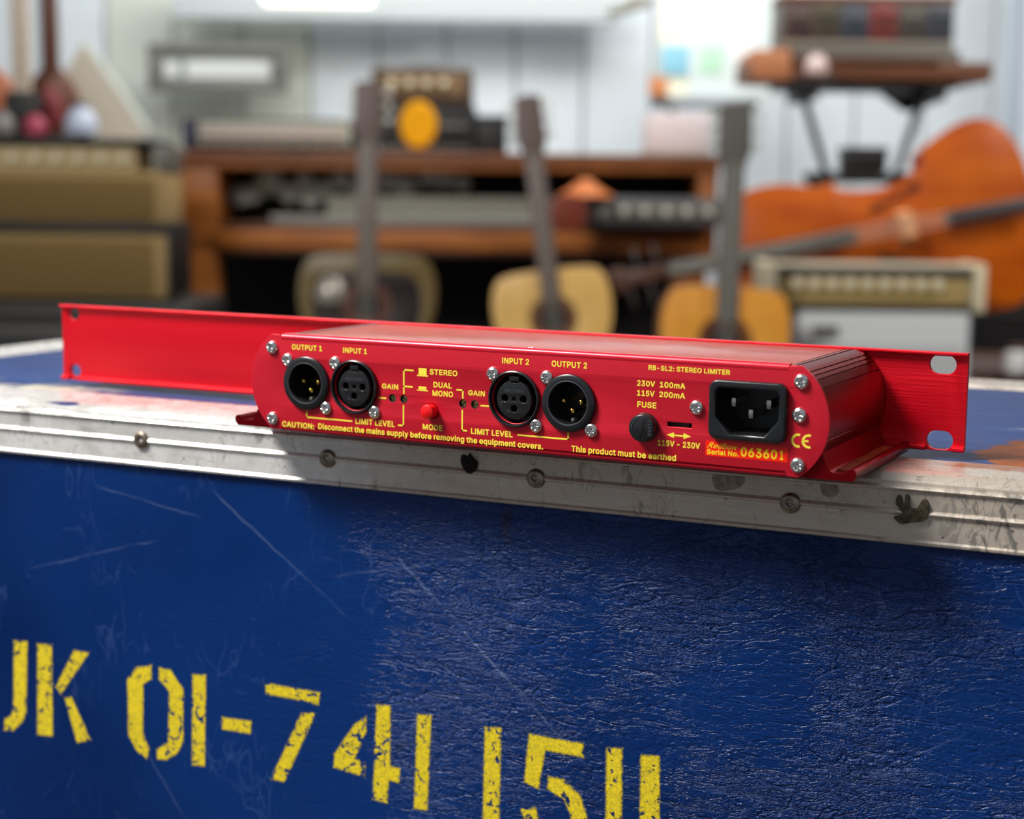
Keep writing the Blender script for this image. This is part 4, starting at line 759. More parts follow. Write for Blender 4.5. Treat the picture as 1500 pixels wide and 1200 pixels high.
ROSE = mat('grey_brown_rosewood', (98, 80, 74), .5)
CELLO = mat('orange_varnish', (198, 96, 0), .42, coat=.1, spec=.25, rgb2=(172, 70, 0), nscale=4, stretch=(1, 1, 4))
CELLOR = mat('red_brown_varnish', (170, 50, 10), .4, coat=.15)
EBONY = mat('grey_black_ebony', (58, 50, 50), .35)
MAPLE = mat('pale_maple', (214, 150, 100), .5)

# --- small things above: framed sign, pendant lamp
t = bthing('framed_sign', 'dark framed pale sign hanging on the white wall, upper left', 'sign', 316, 100, 6.9)
bx(t, 'frame', GREYM, 218, 66, 418, 80, 6.9, .04, 316, 100); bx(t, 'frame', GREYM, 218, 120, 418, 134, 6.9, .04, 316, 100)
bx(t, 'frame', GREYM, 218, 80, 236, 120, 6.9, .04, 316, 100); bx(t, 'frame', GREYM, 400, 80, 418, 120, 6.9, .04, 316, 100)
bx(t, 'backing_panel', mat('mid_grey_backing', (150, 152, 148), .6), 230, 78, 406, 124, 6.9, .015, 316, 100, y0=.02)
bx(t, 'pale_panel', WHITE, 272, 90, 392, 114, 6.9, .01, 316, 100, y0=.012)
bx(t, 'pale_panel', WHITE, 242, 92, 260, 112, 6.9, .01, 316, 100, y0=.012)
t = bthing('fluorescent_lamp', 'glowing fluorescent tube lamp hanging at the top edge', 'lamp', 462, 0, 6.4)
LAMP = mat('glowing_diffuser', (255, 252, 235), .5, emit=(255, 250, 225), strength=2.2)
bx(t, 'diffuser', LAMP, 385, -12, 540, 3, 6.4, .12, 462, 0, bev=.01); bx(t, 'housing', WHITE, 380, -24, 545, -12, 6.4, .15, 462, 0, bev=.01, y0=-.015)
for x in (-.17, .17): part('hanging_cable', ybar([(x, .06, .06), (x, .06, 1.15)], .003, n=6), BLKM, t)

# --- tan amplifiers, left
def knob_row(t, m, n, x0, x1, z, r, y, par=None):
    me = fin(lathe([(r, 0), (r, r*.7), (r*.8, r), (.0001, r)], 14, s=1), 'knob'); me.materials.append(m)
    for i in range(n): link('knob', me, None, par or t, (x0+(x1-x0)*i/(n-1), y, z))
d = 4.3; k = K(d)
floor_at = lambda d: FLOOR
def baseu(u, d):  # ground point below a pixel column
    p = spot(u, 300, d); return p
t = bthing('combo_amplifier', 'upper tan tweed amplifier with a strip of knobs at the left edge', 'amplifier', 60, 326, d)
bx(t, 'cabinet', TWEED, -150, 250, 238, 326, d, .26, 60, 326, bev=.012)
bx(t, 'control_panel', TWEED2, -146, 214, 198, 250, d, .22, 60, 326, bev=.006, y0=.02)
bx(t, 'cabinet_top', BLKM, -150, 204, 226, 214, d, .26, 60, 326, bev=.006)
bx(t, 'grille', GRILLE, -136, 262, 226, 320, d, .01, 60, 326, y0=-.008)
bx(t, 'corner_side', GREYM, 226, 214, 240, 252, d, .24, 60, 326, y0=.01)
knob_row(t, CREAM, 10, (-110-60)*k, (180-60)*k, (326-232)*k, 8*k, .018)
bx(t, 'handle', BLKM, 10, 198, 90, 204, d, .03, 60, 326, y0=.1)
t = bthing('speaker_cabinet', 'lower tan and brown speaker cabinet under the knobbed amplifier, left edge', 'speaker cabinet', 60, 436, d)
bx(t, 'cabinet', TWEED, -150, 342, 246, 436, d, .28, 60, 436, bev=.012)
bx(t, 'top_trim', BLKM, -150, 327, 246, 342, d, .28, 60, 436, bev=.004)
bx(t, 'grille', GRILLE, -136, 352, 226, 428, d, .01, 60, 436, y0=-.008)
bx(t, 'side_shade_strip', BLKM, 238, 330, 252, 436, d, .27, 60, 436, y0=.005)  # black strip standing in for the shade on the cabinet's right side
t = bthing('road_case', 'low black road case under the tan cabinets, left', 'case', 60, 300, d-.15); t.location.z = FLOOR
zt = spot(60, 440, d).z-FLOOR
part('case_body', nbox(-.5, .38, 0, .5, 0, zt-.07, bev=.01), BLKM, t); part('case_lid', nbox(-.5, .38, 0, .5, zt-.068, zt-.002, bev=.01), mat('charcoal_lid', (44, 42, 40), .5), t)
part('lid_trim', nbox(-.502, .382, -.004, .0, zt-.075, zt-.06, bev=.001), GREYM, t)
# things standing on the tan amplifier
ATOP = spot(60, 326, 4.3).z+122*K(4.3)+.0015
t = bthing('electric_guitar', 'brown electric guitar standing upright behind the tan amplifier, top left', 'guitar', 72, 204, 4.5); t.location.z = ATOP
k2 = K(4.6)
part('neck', nbox(-.024, .024, .02, .05, 90*k2, 290*k2, bev=.008), MAHO, t)
ol = [(math.cos(a)*(28+6*math.cos(2*a))*k2*1.1, (54+math.sin(a)*52)*k2) for a in [2*PI*i/32 for i in range(32)]]
part('body', flat([ol], .045, .006, Matrix.Translation((0, .05, 0)) @ FRONT), mat('brown_sunburst', (128, 68, 36), .4, noise=.5, nscale=6), t)
part('pickguard', flat([[(x*.5, z*.6+.025) for x, z in ol]], .004, .001, Matrix.Translation((0, .024, 0)) @ FRONT), mat('red_pickguard', (150, 56, 60), .4), t)
t = bthing('upright_board', 'pale cream upright board at the top left corner', 'board', 32, 215, 4.42); t.location.z = ATOP
bx(t, 'board', mat('pale_cream_wood', (214, 196, 176), .5), 20, -60, 45, 150, 4.5, .03, 32, 215); bx(t, 'foot', BLKM, 8, 150, 58, 215, 4.5, .05, 32, 215)
t = bthing('orange_guitar', 'orange and dark guitar body at the far left edge', 'guitar', -26, 204, 4.48); t.location.z = ATOP
part('body', flat([[(x*1.2, z) for x, z in ol]], .045, .006, Matrix.Translation((0, .05, 0)) @ FRONT), mat('orange_body', (206, 112, 60), .4), t)
part('neck', nbox(-.02, .02, .02, .05, .17, .5, bev=.006), MAHO, t)
def ball_thing(name, label, cat, u, v, d, r, m, prof=None, par=[]):
    k = K(d); t = bthing(name, label, cat, u, v, d)
    if v in (204, 206): t.location.z = ATOP
    pr = prof or [(.45, 0), (.9, .25), (1, .8), (.8, 1.4), (.5, 1.7), (.5, 1.95), (.3, 2.0), (.001, 2.0)]
    part('body', lathe([(a*r*k, b*r*k) for a, b in pr], 28, s=1, axis='Z'), m, t)
    part('rim', lathe([(.5*r*k, 1.9*r*k), (.58*r*k, 1.95*r*k), (.5*r*k, 2.02*r*k)], 28, s=1, axis='Z', cap=False), BLKM, t); return t
ball_thing('jug', 'small white jug standing on the tan amplifier', 'jug', 120, 204, 4.35, 24, mat('blue_white_glaze', (196, 206, 226), .3))
ball_thing('pot', 'small dark pink pot on the tan amplifier', 'pot', 52, 206, 4.38, 18, mat('pink_glaze', (170, 62, 84), .4))
ball_thing('vase', 'small grey vase on the tan amplifier, leftmost of its ornaments', 'vase', 3, 206, 4.36, 20, mat('grey_glaze', (126, 120, 116), .4))

# --- wooden organ console in the middle
d = 4.9; k = K(d); U, V = 655, 450
t = bthing('organ_console', 'brown wooden organ console with chrome stops and a pale panel, behind the guitars', 'organ', U, V, d)
t.location.z = FLOOR; V0 = V; zb = spot(U, V, d).z-FLOOR
def ox(name, m, u0, v0, u1, v1, dep, y0=0, bev=.006, label=None):
    kk = K(d); bm = nbox((u0-U)*kk, (u1-U)*kk, y0, y0+dep, zb+(V-v1)*kk, zb+(V-v0)*kk, bev=bev); return part(name, bm, m, t, label)
ox('top_board', WOODM, 262, 226, 1050, 240, .62, 0)
ox('top_moulding', WOOD, 262, 240, 1050, 252, .60, .012)
ox('side_panel', WOOD, 264, 248, 320, 372, .58, .02); ox('side_panel', WOOD, 1020, 248, 1046, 372, .58, .02)
ox('front_rail', WOOD, 318, 340, 1022, 368, .05, 0)
ox('rail_shadow_gap', DARKW, 318, 368, 1022, 376, .04, .012)
ox('music_recess', BLKW, 320, 252, 1020, 340, .03, .35)
ox('shelf', DARKW, 320, 330, 1020, 340, .34, .02)
ox('back_panel', BLKW, 262, 240, 1052, 860, .02, .6)
for u0 in (268, 985):
    kk = K(d); x0, x1 = (u0-U)*kk, (u0+50-U)*kk
    bm = bmesh.new(); box(bm, x0, x1, .02, .12, 0, zb+(V-370)*kk, bev=.012); part('leg', bm, WOOD, t)
    bm = bmesh.new(); box(bm, x0-.004, x1+.004, .01, .55, 0, .06, bev=.01); part('foot', bm, WOOD, t)
ox('control_panel', PALEM, 470, 290, 830, 332, .03, .16, label='long pale metal panel'); ox('control_panel', GREYM, 395, 326, 790, 340, .12, .03)
ox('stop_board', BLKW, 320, 254, 1018, 292, .05, .3)
kn = fin(lathe([(.5, -.1), (.6, .1), (1, .35), (1, .8), (.8, 1.0), (.001, 1.05)], 20, s=17*k), 'stop_knob'); kn.materials.append(SILV)
for (uu, vv, s_) in [(332, 292, 1), (352, 288, .9), (378, 270, 1.35), (408, 286, 1), (432, 270, .9), (440, 292, 1), (462, 282, 1), (488, 268, 1), (512, 282, 1), (560, 268, 1), (585, 276, 1.2), (620, 262, .9), (645, 265, .9), (672, 270, .8)]:
    o = link('stop_knob', kn, None, t, ((uu-U)*k, .28, zb+(V-vv)*k)); o.scale = (s_,)*3
kb = fin(nbox(-.0105, .0105, 0, .13, 0, .012, bev=.002), 'key'); kb.materials.append(mat('grey_white_keys', (170, 168, 158), .4))
for i in range(34): link('key', kb, None, t, ((400-U)*k+i*.0235, .035, zb+(V-325)*k))
zo = lambda v, dd=4.9: spot(700, v, dd).z
# things on the organ
ORG = spot(655, 450, 4.9).z+224*K(4.9)+.0015
def on(name, label, cat, u, v, dd, **kw):
    t = bthing(name, label, cat, u, v, dd, **kw)
    if v == 226: t.location.z = ORG
    return t
t = on('long_amplifier_head', 'long pale grey amplifier head lying on the left end of the organ', 'amplifier', 400, 226, 4.95)
bx(t, 'cabinet', BLKM, 272, 180, 520, 226, 4.95, .3, 400, 226, bev=.01); bx(t, 'front_panel', PALEM, 292, 186, 512, 219, 4.95, .012, 400, 226, y0=-.008)
bx(t, 'end_cap', mat('navy_end_cap', (38, 40, 66), .5), 270, 182, 288, 225, 4.95, .28, 400, 226, y0=-.012)
bx(t, 'name_strip', mat('pinkish_grey_strip', (178, 160, 150), .5), 300, 196, 500, 209, 4.95, .005, 400, 226, y0=-.014)
knob_row(t, GREYM, 9, (310-400)*K(4.95), (500-400)*K(4.95), (226-214)*K(4.95), .008, -.012)
t = on('black_amplifier', 'black amplifier with a round yellow disc on its front, on the organ', 'amplifier', 650, 226, 5.0)
bx(t, 'cabinet', BLKM, 555, 158, 695, 226, 5.0, .3, 650, 226, bev=.01)
kk = K(5.0); b = part('yellow_disc', lathe([(27*kk, 0), (27*kk, .008), (24*kk, .014), (.001, .014)], 40, s=1), YEL_L, t, 'yellow round disc'); b.location = ((613-650)*kk, -.001, (226-187)*kk); b.scale = (1, 1, 1.25)
bx(t, 'grille_frame', GREYM, 560, 218, 690, 222, 5.0, .004, 650, 226, y0=-.003)
bx(t, 'handle', GREYM, 644, 185, 686, 191, 5.0, .012, 650, 226, y0=-.012)
t = on('black_box', 'low black box beside the amplifier with the yellow disc', 'box', 718, 226, 5.0)
bx(t, 'body', BLKM, 698, 178, 742, 226, 5.0, .28, 718, 226, bev=.01); bx(t, 'lid', mat('charcoal_box_lid', (36, 38, 40), .5), 697, 172, 743, 178, 5.0, .285, 718, 226, y0=-.002)
t = on('small_amplifier_head', 'small brown and gold amplifier head on top of the black amplifier', 'amplifier', 618, 158, 5.0); t.location.z = ORG+68*K(5.0)+.001
BRW = mat('dark_brown_vinyl', (74, 54, 40), .6)
bx(t, 'cabinet', BRW, 545, 106, 690, 158, 5.0, .25, 618, 158, bev=.012); bx(t, 'grille', mat('brown_gold_grille', (126, 98, 66), .7, noise=.3, nscale=40), 556, 116, 680, 148, 5.0, .01, 618, 158, y0=-.006)
knob_row(t, CREAM, 4, (575-618)*kk, (650-618)*kk, (158-128)*kk, .013, -.008)
bx(t, 'handle', BLKM, 595, 100, 640, 106, 5.0, .03, 618, 158, y0=.1)

# --- acoustic guitars on stands
def guitar_outline(L=.50, ub=.29, wa=.245, lb=.40, n=48):
    key = [(0, .0), (.0, .5*.30*ub), (.015*L, .78*ub/2), (.07*L, .94*ub/2), (.17*L, ub/2), (.28*L, .97*ub/2), (.36*L, .885*ub/2), (.42*L, wa/2), (.48*L, 1.02*wa/2), (.58*L, .83*lb/2), (.68*L, .965*lb/2), (.76*L, lb/2), (.85*L, .95*lb/2), (.93*L, .78*lb/2), (.98*L, .5*lb/2), (L, .15*lb/2), (L, 0)]
    half = []
    for i in range(1, len(key)-2):
        p0, p1, p2, p3 = key[i-1], key[i], key[i+1], key[min(i+2, len(key)-1)]
        for j in range(4):
            u = j/4; f = lambda a, b, c, d_: .5*((2*b)+(-a+c)*u+(2*a-5*b+4*c-d_)*u*u+(-a+3*b-3*c+d_)*u**3)
            half.append((f(p0[0], p1[0], p2[0], p3[0]), max(0.002, f(p0[1], p1[1], p2[1], p3[1]))))
    pts = [(w_, -l) for l, w_ in half]+[(-w_, -l) for l, w_ in reversed(half)]
    return pts
def acoustic(label, u, v, d, top, side, tilt, dark_ring=None, ub=.29, scale=1.0, group='acoustic guitars on stands', neckm=ROSE, slot=False, nf=1.0):
    """origin on the ground below the body; (u, v) is where the body's top edge meets the neck"""
    p = spot(u, v, d); t = thing('acoustic_guitar', label, 'guitar', (p.x, p.y, FLOOR), YAW, group)
    zz = p.z-FLOOR
    M = Matrix.Translation((0, 0, zz)) @ Matrix.Rotation(tilt, 4, 'Y') @ Matrix.Rotation(math.radians(-6), 4, 'X')
    ol = [(a*scale, b*scale) for a, b in guitar_outline(ub=ub)]
    def P(name, bm, m, label=None, par=None):
        bmesh.ops.transform(bm, matrix=M, verts=bm.verts[:]); return part(name, bm, m, par or t, label)
    s = scale
    P('body', flat([ol], .098*s, .006, Matrix.Translation((0, .055*s, 0)) @ FRONT), side)
    hole = circ(0, -.125*s, .050*s, 32)
    sb = P('soundboard', flat([[(a*.985, b*.985-.003) for a, b in ol], hole], .005, .001, Matrix.Translation((0, .003, 0)) @ FRONT), top)
    P('soundhole_back', lathe([(.055*s, 0), (.0001, .0005)], 28, s=1, at=(0, .0062, -.125*s)), BLKW, par=sb)
    P('rosette', flat([circ(0, -.125*s, .060*s, 32), circ(0, -.125*s, .052*s, 32)], .002, 0, FRONT), MAHO, par=sb)
    if dark_ring: P('edge_binding', flat([[(a*1.005, b*1.005+.001) for a, b in ol], [(a*.80, b*.80-.045) for a, b in ol]], .003, .0005, FRONT), dark_ring, 'olive gold edge of the soundboard', par=sb)
    P('bridge', nbox(-.08*s, .08*s, -.012, 0, -.36*s, -.333*s, bev=.004), MAHO)
    N = .36*nf*s; Hh = .2*nf*s
    P('fretboard', nbox(-.024*s, .024*s, -.012, -.003, -.08*s, N, bev=.002), neckm)
    P('neck', nbox(-.023*s, .023*s, -.003, .016, -.01, N+.01, bev=.008), neckm)
    P('headstock', flat([[(-.024*s, N), (.024*s, N), (.037*s, N+.25*Hh), (.034*s, N+.95*Hh), (0, N+Hh), (-.034*s, N+.95*Hh), (-.037*s, N+.25*Hh)]], .016, .003, FRONT), neckm)
    for sx_ in (-1, 1):
        for j in range(3):
            bm = lathe([(.0045*s, 0), (.0045*s, .008), (.009*s, .01), (.009*s, .02), (.001, .022)], 10, s=1, axis='Z')
            bmesh.ops.transform(bm, matrix=Matrix.Translation((sx_*.036*s, 0, N+Hh*(.35+.23*j))) @ Matrix.Rotation(sx_*PI/2, 4, 'Y'), verts=bm.verts[:]); P('tuning_peg', bm, SILV)
    for j in range(6):
        P('string', tube(bmesh.new(), [((-.018+.0072*j)*s, -.014, -.345*s), ((-.014+.0056*j)*s, -.0135, N+.01)], .0006, n=4), SILV)
    # stand
    st = thing('guitar_stand', 'black tubular stand under the '+label, 'stand', (p.x, p.y, FLOOR), YAW, None)
    zb_ = zz-.49*s
    bm = bmesh.new()
    tube(bm, [(0, .20, 0.02), (0, .16, zb_+.05), (0, .15, zb_+.34)], .009, n=8); part('upright', bm, BLKM, st)
    for sx_ in (-1, 1):
        part('foot', tube(bmesh.new(), [(sx_*.2, -.12, .012), (0, .16, zb_*.6)], .009, n=8), BLKM, st)
        part('cradle', tube(bmesh.new(), [(0, .16, zb_*.95), (sx_*.09, .10, zb_*.93), (sx_*.09, -.03, zb_*.93), (sx_*.09, -.04, zb_*.93+.05)], .008, n=8), BLKM, st)
    st['label'] = 'black tubular stand holding the '+{'d': 'dark guitar with olive edges', 's': 'pale spruce guitar', 'c': 'orange guitar on the right'}[slot]
    return t
OLIVE = mat('olive_gold_edge', (104, 84, 34), .4)
acoustic('dark acoustic guitar with olive gold edges, left of the two pale ones', 538, 372, 3.9, mat('dark_brown_sunburst', (34, 18, 14), .3), MAHO, 0.0, OLIVE, slot='d', ub=.33, nf=.745)
acoustic('pale spruce acoustic guitar with a brown neck leaning left', 802, 394, 4.0, SPRUCE, MAHO, math.radians(-7.5), slot='s', ub=.30, nf=.775)
acoustic('orange-topped acoustic guitar with an upright grey neck, in front of the cello', 1066, 418, 3.5, CEDAR, MAHO, math.radians(2), ub=.285, nf=.71, neckm=mat('grey_neck', (92, 88, 82), .5), slot='c')
ball_thing('metal_cup', 'small round metal cup beside the dark guitar', 'cup', 485, 448, 3.62, 24, mat('dull_white_metal', (168, 160, 148), .35, .5))

# --- dark stands and gear between the guitars, under the plank
t = bthing('metal_rack_unit', 'grey metal rack unit on the organ shelf right of the guitars', 'rack unit', 950, 333, 4.85)
bx(t, 'chassis', mat('grey_blue_metal', (106, 108, 112), .4, .4), 862, 290, 1050, 330, 4.85, .2, 950, 333, y0=-.1); bx(t, 'front_panel', GREYM, 866, 296, 1046, 324, 4.85, .006, 950, 333, y0=-.108)
knob_row(t, SILV, 6, (880-950)*K(4.85), (1030-950)*K(4.85), (333-310)*K(4.85), .014, -.108)
t = bthing('hanging_lamp', 'small round orange lamp hanging under the plank', 'lamp', 858, 262, 4.7)
part('shade', lathe([(.012, 0), (.05, -.03), (.085, -.05), (.082, -.054), (.045, -.036), (.01, -.006)], 28, s=1, axis='Z', cap=False), mat('orange_shade', (180, 92, 12), .5), t); part('cord', ybar([(0, 0, 0), (0, 0, .045)], .003, n=6), BLKM, t)
t = bthing('round_clock', 'small pale round clock with a red-brown rim beside the leaning guitar neck', 'clock', 832, 312, 4.6)
part('face', lathe([(.042, 0), (.042, .01), (.0001, .011)], 32, s=1), CREAM, t); part('rim', lathe([(.042, -.01), (.055, -.005), (.055, .014), (.042, .016)], 32, s=1), mat('red_brown_rim', (120, 48, 28), .4), t)
for o in t.children:
    pass
# --- cello lying on its side
d = 4.1; k = K(d)
p = spot(1320, 336, d)
t = thing('cello', 'large orange varnished cello lying on its side, right edge', 'cello', p, YAW)
# local frame: +X towards the tail, rotated up to the right
MC = Matrix.Rotation(math.radians(-11), 4, 'Y') @ Matrix.Rotation(math.radians(-8), 4, 'X')
key = [(-.44, .03), (-.437, .09), (-.415, .135), (-.37, .166), (-.30, .172), (-.235, .160), (-.185, .145), (-.150, .152), (-.145, .140), (-.105, .120), (-.03, .113), (.04, .125), (.085, .155), (.095, .185), (.09, .19), (.13, .215), (.19, .24), (.25, .243), (.30, .212), (.335, .14), (.345, .07), (.347, .03)]
def smooth(key, n=4):
    o = []
    for i in range(len(key)-1):
        p0, p1, p2, p3 = key[max(i-1, 0)], key[i], key[i+1], key[min(i+2, len(key)-1)]
        for j in range(n):
            u = j/n; f = lambda a, b, c, d_: .5*((2*b)+(-a+c)*u+(2*a-5*b+4*c-d_)*u*u+(-a+3*b-3*c+d_)*u**3)
            o.append((f(p0[0], p1[0], p2[0], p3[0]), f(p0[1], p1[1], p2[1], p3[1])))
    o.append(key[-1]); return o
hf = smooth(key); col_ = hf+[(a, -b) for a, b in reversed(hf)]
SC_ = 1.0
def C_(name, bm, m, label=None, par=None):
    bmesh.ops.transform(bm, matrix=MC, verts=bm.verts[:]); return part(name, bm, m, par or t, label)
C_('ribs', flat([[(a*.975, b*.965) for a, b in col_]], .12, 0, Matrix.Translation((0, .075, 0)) @ FRONT), CELLOR)
def arched(sign, y0, m, name):
    bm = bmesh.new(); n = len(hf); rows = 10; grid = []
    for i, (a, b) in enumerate(hf):
        row = []
        for j in range(rows+1):
            t_ = -1+2*j/rows; e = min((a+.44)/.10, (.347-a)/.10, 1); e = max(e, 0)
            h = .024*(1-t_*t_)**.8*math.sqrt(e) if e > 0 else 0
            row.append(bm.verts.new((a, y0-sign*h, b*t_)))
        grid.append(row)
    for i in range(n-1):
        for j in range(rows): bm.faces.new((grid[i][j], grid[i+1][j], grid[i+1][j+1], grid[i][j+1]))
    r = bmesh.ops.extrude_face_region(bm, geom=bm.faces[:]); bmesh.ops.translate(bm, vec=(0, sign*.005, 0), verts=[v for v in r['geom'] if isinstance(v, bmesh.types.BMVert)])
    return C_(name, bm, m)
arched(1, .012, CELLO, 'front_plate'); arched(-1, .138, CELLOR, 'back_plate')
C_('fingerboard', sweep(bmesh.new(), [(-.048, -.021), (-.055, -.010), (-.057, 0), (-.055, .010), (-.048, .021), (-.036, .021), (-.036, -.021)], -.60, -.125, 1, s=1), EBONY)
C_('neck', nbox(-.60, -.42, -.036, .0, -.016, .016, bev=.008), MAPLE)
bm = nbox(-.71, -.60, -.035, .0, -.02, .02, bev=.01); tmp = lathe([(.028, -.03), (.03, -.02), (.03, .02), (.028, .03)], 20, s=1, axis='Z', at=(-.73, -.018, 0)); C_('pegbox', bm, DARKW); C_('scroll', tmp, DARKW)
for j, zz in enumerate((-1, 1, -1, 1)):
    C_('tuning_peg', nbox(-.70+.025*j-.005, -.70+.025*j+.005, -.022, -.012, min(.02*zz, .075*zz), max(.02*zz, .075*zz), bev=.002), EBONY)
bm = flat([[(-.045, 0), (-.03, .0), (-.022, .02), (.022, .02), (.03, 0), (.045, 0), (.042, .03), (.03, .06), (.03, .085), (-.03, .085), (-.03, .06), (-.042, .03)]], .034, .002)
# stand the bridge on the arch
bmesh.ops.transform(bm, matrix=Matrix.Translation((0, -.012, 0)) @ Matrix(((0, 0, 1, 0), (0, -1, 0, 0), (1, 0, 0, 0), (0, 0, 0, 1))), verts=bm.verts[:])
C_('bridge', bm, MAPLE, 'pale wooden bridge')
C_('tailpiece', sweep(bmesh.new(), [(-.055, -.02), (-.062, 0), (-.055, .02), (-.048, .02), (-.048, -.02)], .10, .33, 1, s=1), EBONY)
for j in range(4):
    C_('string', tube(bmesh.new(), [(-.60, -.06, (-.009+.006*j)), (0, -.098, (-.018+.012*j)), (.11, -.063, (-.013+.0086*j))], .0012, n=5), SILV)
for sz in (-1, 1):
    q = [(-.07, .055), (-.055, .050), (-.045, .062), (-.02, .068), (.03, .088), (.055, .092), (.068, .104), (.055, .115), (.042, .106), (.02, .094), (-.03, .075), (-.062, .072)]
    C_('sound_hole', flat([[(a, b*sz) for a, b in q]], .002, 0, Matrix.Translation((0, -.0125, 0)) @ FRONT), BLKW, 'black f-shaped sound hole')
C_('endpin', tube(bmesh.new(), [(.34, .07, 0), (.47, .07, 0)], .006, n=8), SILV)
# bench below it
zl = p.z-.35
t = thing('work_bench', 'low dark bench under the cello, right edge', 'bench', (p.x, p.y, FLOOR), YAW)
hh = zl-FLOOR
part('bench_top', nbox(-.28, .62, -.10, .42, hh-.04, hh, bev=.006), DARKW, t)
for x in (-.24, .55):
    for y in (-.06, .36): part('leg', nbox(x, x+.05, y, y+.05, 0, hh-.04, bev=.004), DARKW, t)

# --- small pale amplifiers in front of it
d = 3.75; k = K(d)
t = bthing('small_pale_amplifier', 'small cream amplifier with a gold grille below the cello', 'amplifier', 1280, 456, d)
bx(t, 'cabinet', mat('cream_grey_vinyl', (176, 166, 142), .6), 1116, 388, 1440, 456, d, .17, 1280, 456, bev=.012)
bx(t, 'control_panel', mat('dark_grey_strip', (62, 56, 50), .5), 1140, 392, 1422, 408, d, .01, 1280, 456, y0=-.006)
bx(t, 'grille', GOLDC, 1142, 408, 1418, 446, d, .008, 1280, 456, y0=-.005)
bx(t, 'side_cheek', CREAM, 1118, 386, 1134, 456, d, .17, 1280, 456, y0=-.01); bx(t, 'side_cheek', CREAM, 1426, 386, 1441, 456, d, .17, 1280, 456, y0=-.01)
bx(t, 'base_strip', BLKM, 1136, 447, 1424, 456, d, .01, 1280, 456, y0=-.004)
knob_row(t, CREAM, 9, (1165-1280)*k, (1370-1280)*k, (456-416)*k, .013, -.01)
zs = spot(1280, 457, d).z
pz = spot(1290, 457, d-.02)
t = thing('white_speaker_cabinet', 'white speaker cabinet under the small cream amplifier', 'speaker cabinet', (pz.x, pz.y, FLOOR), YAW)
h_ = zs-FLOOR-.001
part('cabinet', nbox(-.19, .21, 0, .22, .02, h_, bev=.01), mat('white_vinyl', (206, 208, 208), .5), t); part('grille', nbox(-.17, .19, -.008, 0, .06, h_-.07, bev=.004), mat('grey_white_grille', (182, 184, 184), .8), t)
part('badge', nbox(-.16, -.10, -.012, -.008, h_-.055, h_-.03, bev=.001), GREYM, t)
for x in (-.16, .16): part('foot', nbox(x-.02, x+.02, .02, .2, 0, .02), BLKM, t)
t = thing('small_jar', 'small pale jar on the bench at the lower right edge', 'jar', spot(1492, 482, 3.95), YAW)
t.location.z = zl
part('body', lathe([(.02, 0), (.03, .01), (.03, .05), (.02, .06), (.001, .06)], 24, s=1, axis='Z'), WHITE, t); part('lid', lathe([(.022, .06), (.022, .07), (.001, .07)], 24, s=1, axis='Z'), MAHO, t)

# --- keyboard and rack on a stand, upper right
d = 4.7; k = K(d)
t = bthing('wooden_keyboard', 'brown wooden keyboard on thin black legs, upper right', 'keyboard', 1280, 118, d)
bx(t, 'case', WOODM, 1100, 90, 1450, 118, d, .3, 1280, 118, bev=.01, label='brown wooden case')
bx(t, 'end_block', mat('light_brown_wood', (186, 120, 78), .5), 1102, 76, 1160, 120, d, .28, 1280, 118, bev=.014, y0=-.02)
bx(t, 'top_panel', GREYM, 1165, 74, 1405, 90, d, .26, 1280, 118, y0=.01)
bx(t, 'underside', BLKM, 1150, 118, 1405, 128, d, .25, 1280, 118, y0=.02)
wk = fin(nbox(-.0095, .0095, 0, .1, 0, .01, bev=.002), 'key'); wk.materials.append(WOODM)
for i in range(20): link('key', wk, None, t, ((1165-1280)*k+i*.0215, -.02, (118-91)*k))
t2 = bthing('keyboard_stand', 'thin black folding stand under the brown keyboard', 'stand', 1280, 118, d+.1); t2.location.z = FLOOR
zz = spot(1280, 118, d).z-10*K(d)-FLOOR-.003
for sgn in (-1, 1):
    part('leg', tube(bmesh.new(), [(-sgn*.17-.02, .05+.02*sgn, zz-.02), (sgn*.24, .05+.02*sgn, .0)], .012, n=8), BLKM, t2)
for x in (-.2, .17): part('support', nbox(x-.025, x+.025, -.08, .2, zz-.03, zz, bev=.004), BLKM, t2)
part('wedge_bracket', flat([[(.04, 0), (.22, 0), (.20, -.03), (.12, -.055)]], .02, .002, Matrix.Translation((0, .1, zz-.002)) @ FRONT), BLKM, t2)
for sgn in (-1, 1): part('foot', tube(bmesh.new(), [(sgn*.25, -.12, .012), (sgn*.25, .25, .012)], .012, n=8), BLKM, t2)
t = bthing('rack_of_modules', 'dark rack of knobbed modules on the brown keyboard, top right', 'rack', 1275, 73, d); t.location.z += .002
bx(t, 'cabinet', GREYM, 1146, 4, 1398, 73, d, .16, 1275, 73, y0=.03)
bx(t, 'top_trim', WOODM, 1144, -4, 1400, 6, d, .18, 1275, 73, y0=.02)
cols = [(92, 66, 62), (96, 86, 66), (74, 82, 98), (150, 62, 58), (90, 84, 74), (78, 82, 92)]
for i, c in enumerate(cols):
    u0 = 1152+i*41; mo = bx(t, 'module', mat('module_panel', c, .5), u0, 12, u0+38, 58, d, .02, 1275, 73, y0=.012, bev=.002)
    knob_row(t, BLKM if i % 2 else GREYM, 3, (u0+8-1275)*k, (u0+30-1275)*k, (73-26)*k, .009, .01, par=mo); knob_row(t, BLKM, 3, (u0+8-1275)*k, (u0+30-1275)*k, (73-44)*k, .009, .01, par=mo)
bx(t, 'lower_strip', mat('beige_grey_strip', (134, 126, 112), .5), 1150, 60, 1396, 72, d, .02, 1275, 73, y0=.014)
ball_thing('white_mug', 'white mug on the front of the brown keyboard', 'mug', 1196, 112, 4.55, 17, mat('white_pink_glaze', (222, 200, 194), .4))
t = bthing('mug_ledge', 'narrow dark ledge under the white mug', 'ledge', 1196, 112, 4.55)
